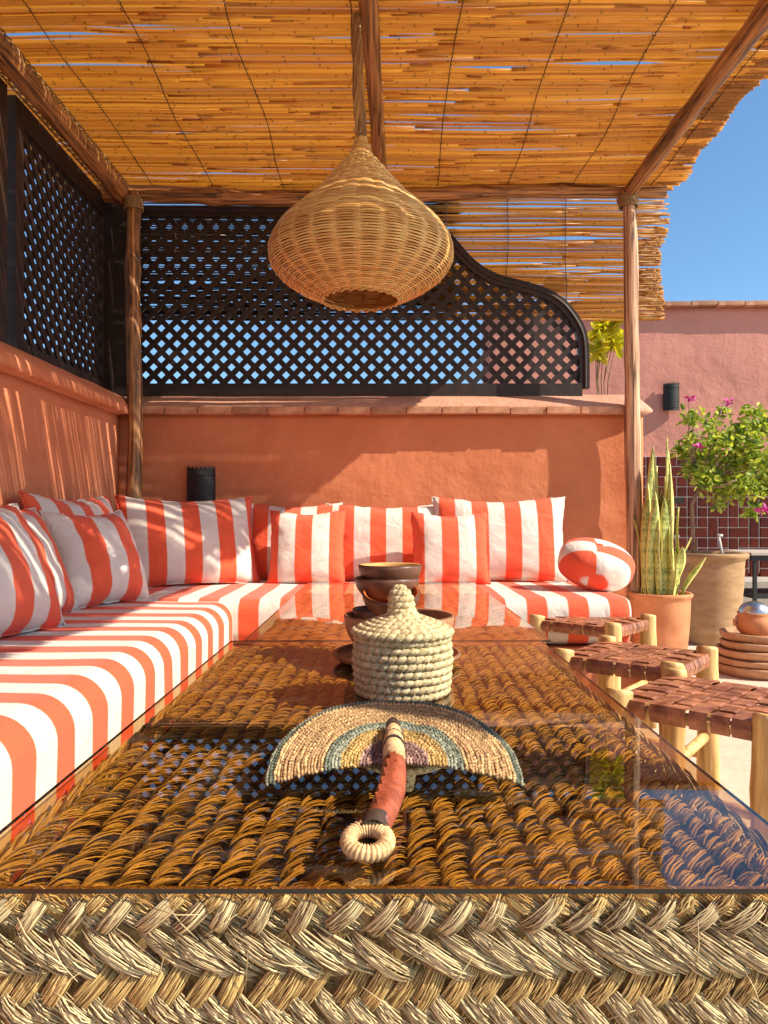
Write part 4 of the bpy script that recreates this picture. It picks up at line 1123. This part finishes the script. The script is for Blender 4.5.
for (px, py, rpx) in ((694, 418, 11), (690, 440, 10), (700, 455, 18), (722, 440, 20), (745, 435, 18), (765, 425, 16), (790, 430, 20), (735, 462, 24), (760, 460, 22), (785, 465, 26), (706, 478, 15), (724, 488, 16), (745, 487, 16), (768, 485, 16), (722, 503, 9), (680, 452, 7), (712, 424, 9), (724, 412, 7), (752, 412, 8), (792, 410, 14), (752, 511, 7), (758, 508, 5), (690, 470, 9)):
    c = at(px, py, 5.0 + rr.uniform(-0.15, 0.15)); cents.append((c.x, c.y, c.z, rpx / 750 * 5.0))
wc = [];
for c in cents: wc += [c] * max(1, int(c[3] ** 1.6 * 150))
m = MB(); leaf_cloud(m, wc, 3500, 0.046, rr); o = part('foliage', m, M['leaf'], bg_, recalc=False); o['kind'] = 'stuff'
for (px, py) in ((693, 399), (729, 401), (699, 447), (760, 511), (766, 509)):
    m = MB(); c = at(px, py, 4.82)
    leaf_cloud(m, [(c.x, c.y, c.z, 0.022)], 16, 0.032, rr); part('flower', m, M['flower'], bg_, recalc=False)
# vine behind the wall
vn = thing('climbing_bush', 'yellow-green leafy shoots rising behind the wall right of the lattice', 'plant', (px_(605, 4.75), 4.75, 0))
m = MB(); base_x = vn.location.x
vc = []
for (px, py, r_) in ((600, 338, 10), (612, 330, 10), (606, 320, 8), (596, 352, 7), (620, 322, 6), (612, 345, 7), (598, 328, 7)):
    vc.append((px_(px, 4.75) - base_x, rr.uniform(-.06, .06), 0.85 + (515 - py) / 750 * 4.75, r_ / 750 * 4.75))
for c in vc: m.tube([(0, 0, 0.0), (0.01, 0, 1.2), (c[0] * 0.5 - 0.02, 0, 1.7), (c[0], c[1], c[2])], [0.009, 0.006, 0.004, 0.002], 5)
part('stem', m, M['bark'], vn, True)
m = MB(); leaf_cloud(m, vc, 190, 0.075, rr); o = part('foliage', m, M['leafyellow'], vn, recalc=False); o['kind'] = 'stuff'

# ================================================================== STACK OF SAUCERS + POT
SX, SY = px_(757, 4.0), 4.02
z = 0.0
for i, (r_, h_) in enumerate(((0.208, 0.055), (0.200, 0.045), (0.192, 0.05), (0.182, 0.045), (0.172, 0.05))):
    m = MB(); m.lathe([(0.0005, 0), (r_ * 0.86, 0), (r_ * 0.97, h_ * 0.4), (r_, h_ * 0.78), (r_ * 1.0, h_ * 0.92), (r_ * 0.96, h_), (r_ * 0.90, h_ * 0.94), (r_ * 0.86, h_ * 0.6), (r_ * 0.8, h_ * 0.5), (0.0005, h_ * 0.5)], 48,
        fn=lambda r2, z2, a, j: (r2 * (1 + 0.008 * math.sin(a * 3 + i)), z2 + 0.002 * math.sin(a * 2 + i * 2) * (z2 > 0)))
    names = ['lowest and widest', 'second from the bottom', 'middle', 'second from the top', 'topmost and narrowest']
    o = part('clay_dish', m, M['clay'], None, True, loc=(SX + rnd.uniform(-.008, .008), SY + rnd.uniform(-.008, .008), z)); z += h_ * 0.90
    tag(o, names[i] + ' clay dish in the stack on the floor at the right edge', 'dish', 'stacked clay dishes')
tj = thing('lidded_pot', 'small round clay pot with a shiny metal dome on top of the dish stack', 'pot', (SX + 0.0, SY, z - 0.02))
m = MB(); m.lathe([(0.0005, 0), (0.055, 0), (0.085, 0.03), (0.098, 0.07), (0.092, 0.10), (0.080, 0.115), (0.088, 0.125), (0.080, 0.128), (0.07, 0.11), (0.0005, 0.10)], 40); part('pot_body', m, M['terracotta'], tj, True)
m = MB(); m.lathe([(0.078, 0.122), (0.077, 0.14), (0.066, 0.162), (0.045, 0.178), (0.02, 0.186), (0.0005, 0.188)], 40); part('dome', m, M['silver'], tj, True)
for s_ in (-1, 1):
    m = MB(); m.tube([(s_ * 0.088, -0.01, 0.055), (s_ * 0.112, -0.01, 0.065), (s_ * 0.112, -0.01, 0.085), (s_ * 0.086, -0.01, 0.094)], 0.009, 8); part('lug', m, M['terracotta'], tj, True)

# ================================================================== METAL RACK, TAP, BOTTLES
rk = thing('metal_shelf', 'low black iron shelf with a grey top behind the dish stack', 'shelf', (px_(742, 5.2), 5.05, 0))
for (xx, yy) in ((0.02, 0), (0.95, 0), (0.02, 0.4), (0.95, 0.4)):
    m = MB(); m.box((xx, yy, 0.27), (0.022, 0.022, 0.54)); part('leg', m, M['black'], rk)
m = MB(); m.box((0.485, 0.2, 0.586), (1.0, 0.46, 0.018)); part('shelf_top', m, M['ledge'], rk)
m = MB(); m.box((0.485, -0.005, 0.558), (0.99, 0.024, 0.035)); part('rim', m, M['black'], rk)
for zz in (0.30, 0.10):
    m = MB(); m.box((0.485, 0.2, zz), (0.96, 0.42, 0.03)); part('shelf_board', m, M['black'], rk)
tp = thing('wall_tap', 'black pipe tap sticking up behind the snake plant leaves', 'tap', (px_(669, 5.6), 5.6, 0))
m = MB(); m.tube([(0, 0, 0), (0, 0, 0.94)], 0.022, 10); part('pipe', m, M['black'], tp, True)
m = MB(); m.box((0.045, 0, 0.955), (0.13, 0.05, 0.045)); part('spout', m, M['black'], tp)
for i, (px, py0, py1, tx) in enumerate(((680, 551, 530, -3), (724, 552, 529, -4))):
    t = thing('garden_stake', ['pale plastic-tipped stick in the clay pot at its left side', 'pale plastic-tipped stick in the clay pot right of the trunk'][i], 'stake', (px_(px, 4.95), 4.95, 0.55), group='pale sticks in the clay pot')
    m = MB(); m.tube([(0, 0, 0), (px_(385 + tx, 4.95), 0, (552 - py1) / 750 * 4.95)], [0.010, 0.008], 8); part('stick', m, M['whitepaint'], t, True)
    m = MB(); c = Vector((px_(385 + tx, 4.95) + 0.004, 0, (552 - py1) / 750 * 4.95 + 0.01)); m.tube([c + Vector((-0.014, 0, 0)), c + Vector((0.018, 0, 0.002))], 0.010, 8); part('tip', m, M['whitepaint'], t, True)

# ---- small black and white mat on the floor
n = NT('black and white weave'); sx_ = n.n('ShaderNodeTexWave'); sx_.inputs['Scale'].default_value = 9; sx_.inputs['Distortion'].default_value = 6; sx_.inputs['Detail'].default_value = 3
n.l(n.coord('Object'), sx_.inputs[0]); n.l(n.ramp(sx_.outputs['Fac'], [(0.42, (0.03, 0.027, 0.025)), (0.55, (0.70, 0.64, 0.52))]), n.b.inputs['Base Color']); n.set(Roughness=0.95)
m = MB(); nx_ = 14
for j in range(nx_ + 1):
    for i in range(nx_ + 1): m.v.append((-0.13 + 0.26 * i / nx_, -0.24 + 0.48 * j / nx_, 0.012 + 0.003 * math.sin(i * 1.3) * math.sin(j * 0.9)))
for j in range(nx_):
    for i in range(nx_): a = j * (nx_ + 1) + i; m.face((a, a + 1, a + nx_ + 2, a + nx_ + 1))
b = len(m.v); m.v += [(-0.13, -0.24, 0.002), (0.13, -0.24, 0.002), (0.13, 0.24, 0.002), (-0.13, 0.24, 0.002)]
m.face((b, b + 3, b + 2, b + 1)); W_ = nx_ + 1
m.face(tuple(range(W_)) + (b + 1, b)); m.face(tuple(W_ * j + nx_ for j in range(W_)) + (b + 2, b + 1)); m.face(tuple(W_ * nx_ + i for i in range(nx_, -1, -1)) + (b + 3, b + 2)); m.face(tuple(W_ * j for j in range(nx_, -1, -1)) + (b, b + 3))
tag(part('floor_mat', m, n.m, None, True, loc=(1.20, 3.58, 0)), 'small black and white woven mat on the floor beside the bench end', 'mat')
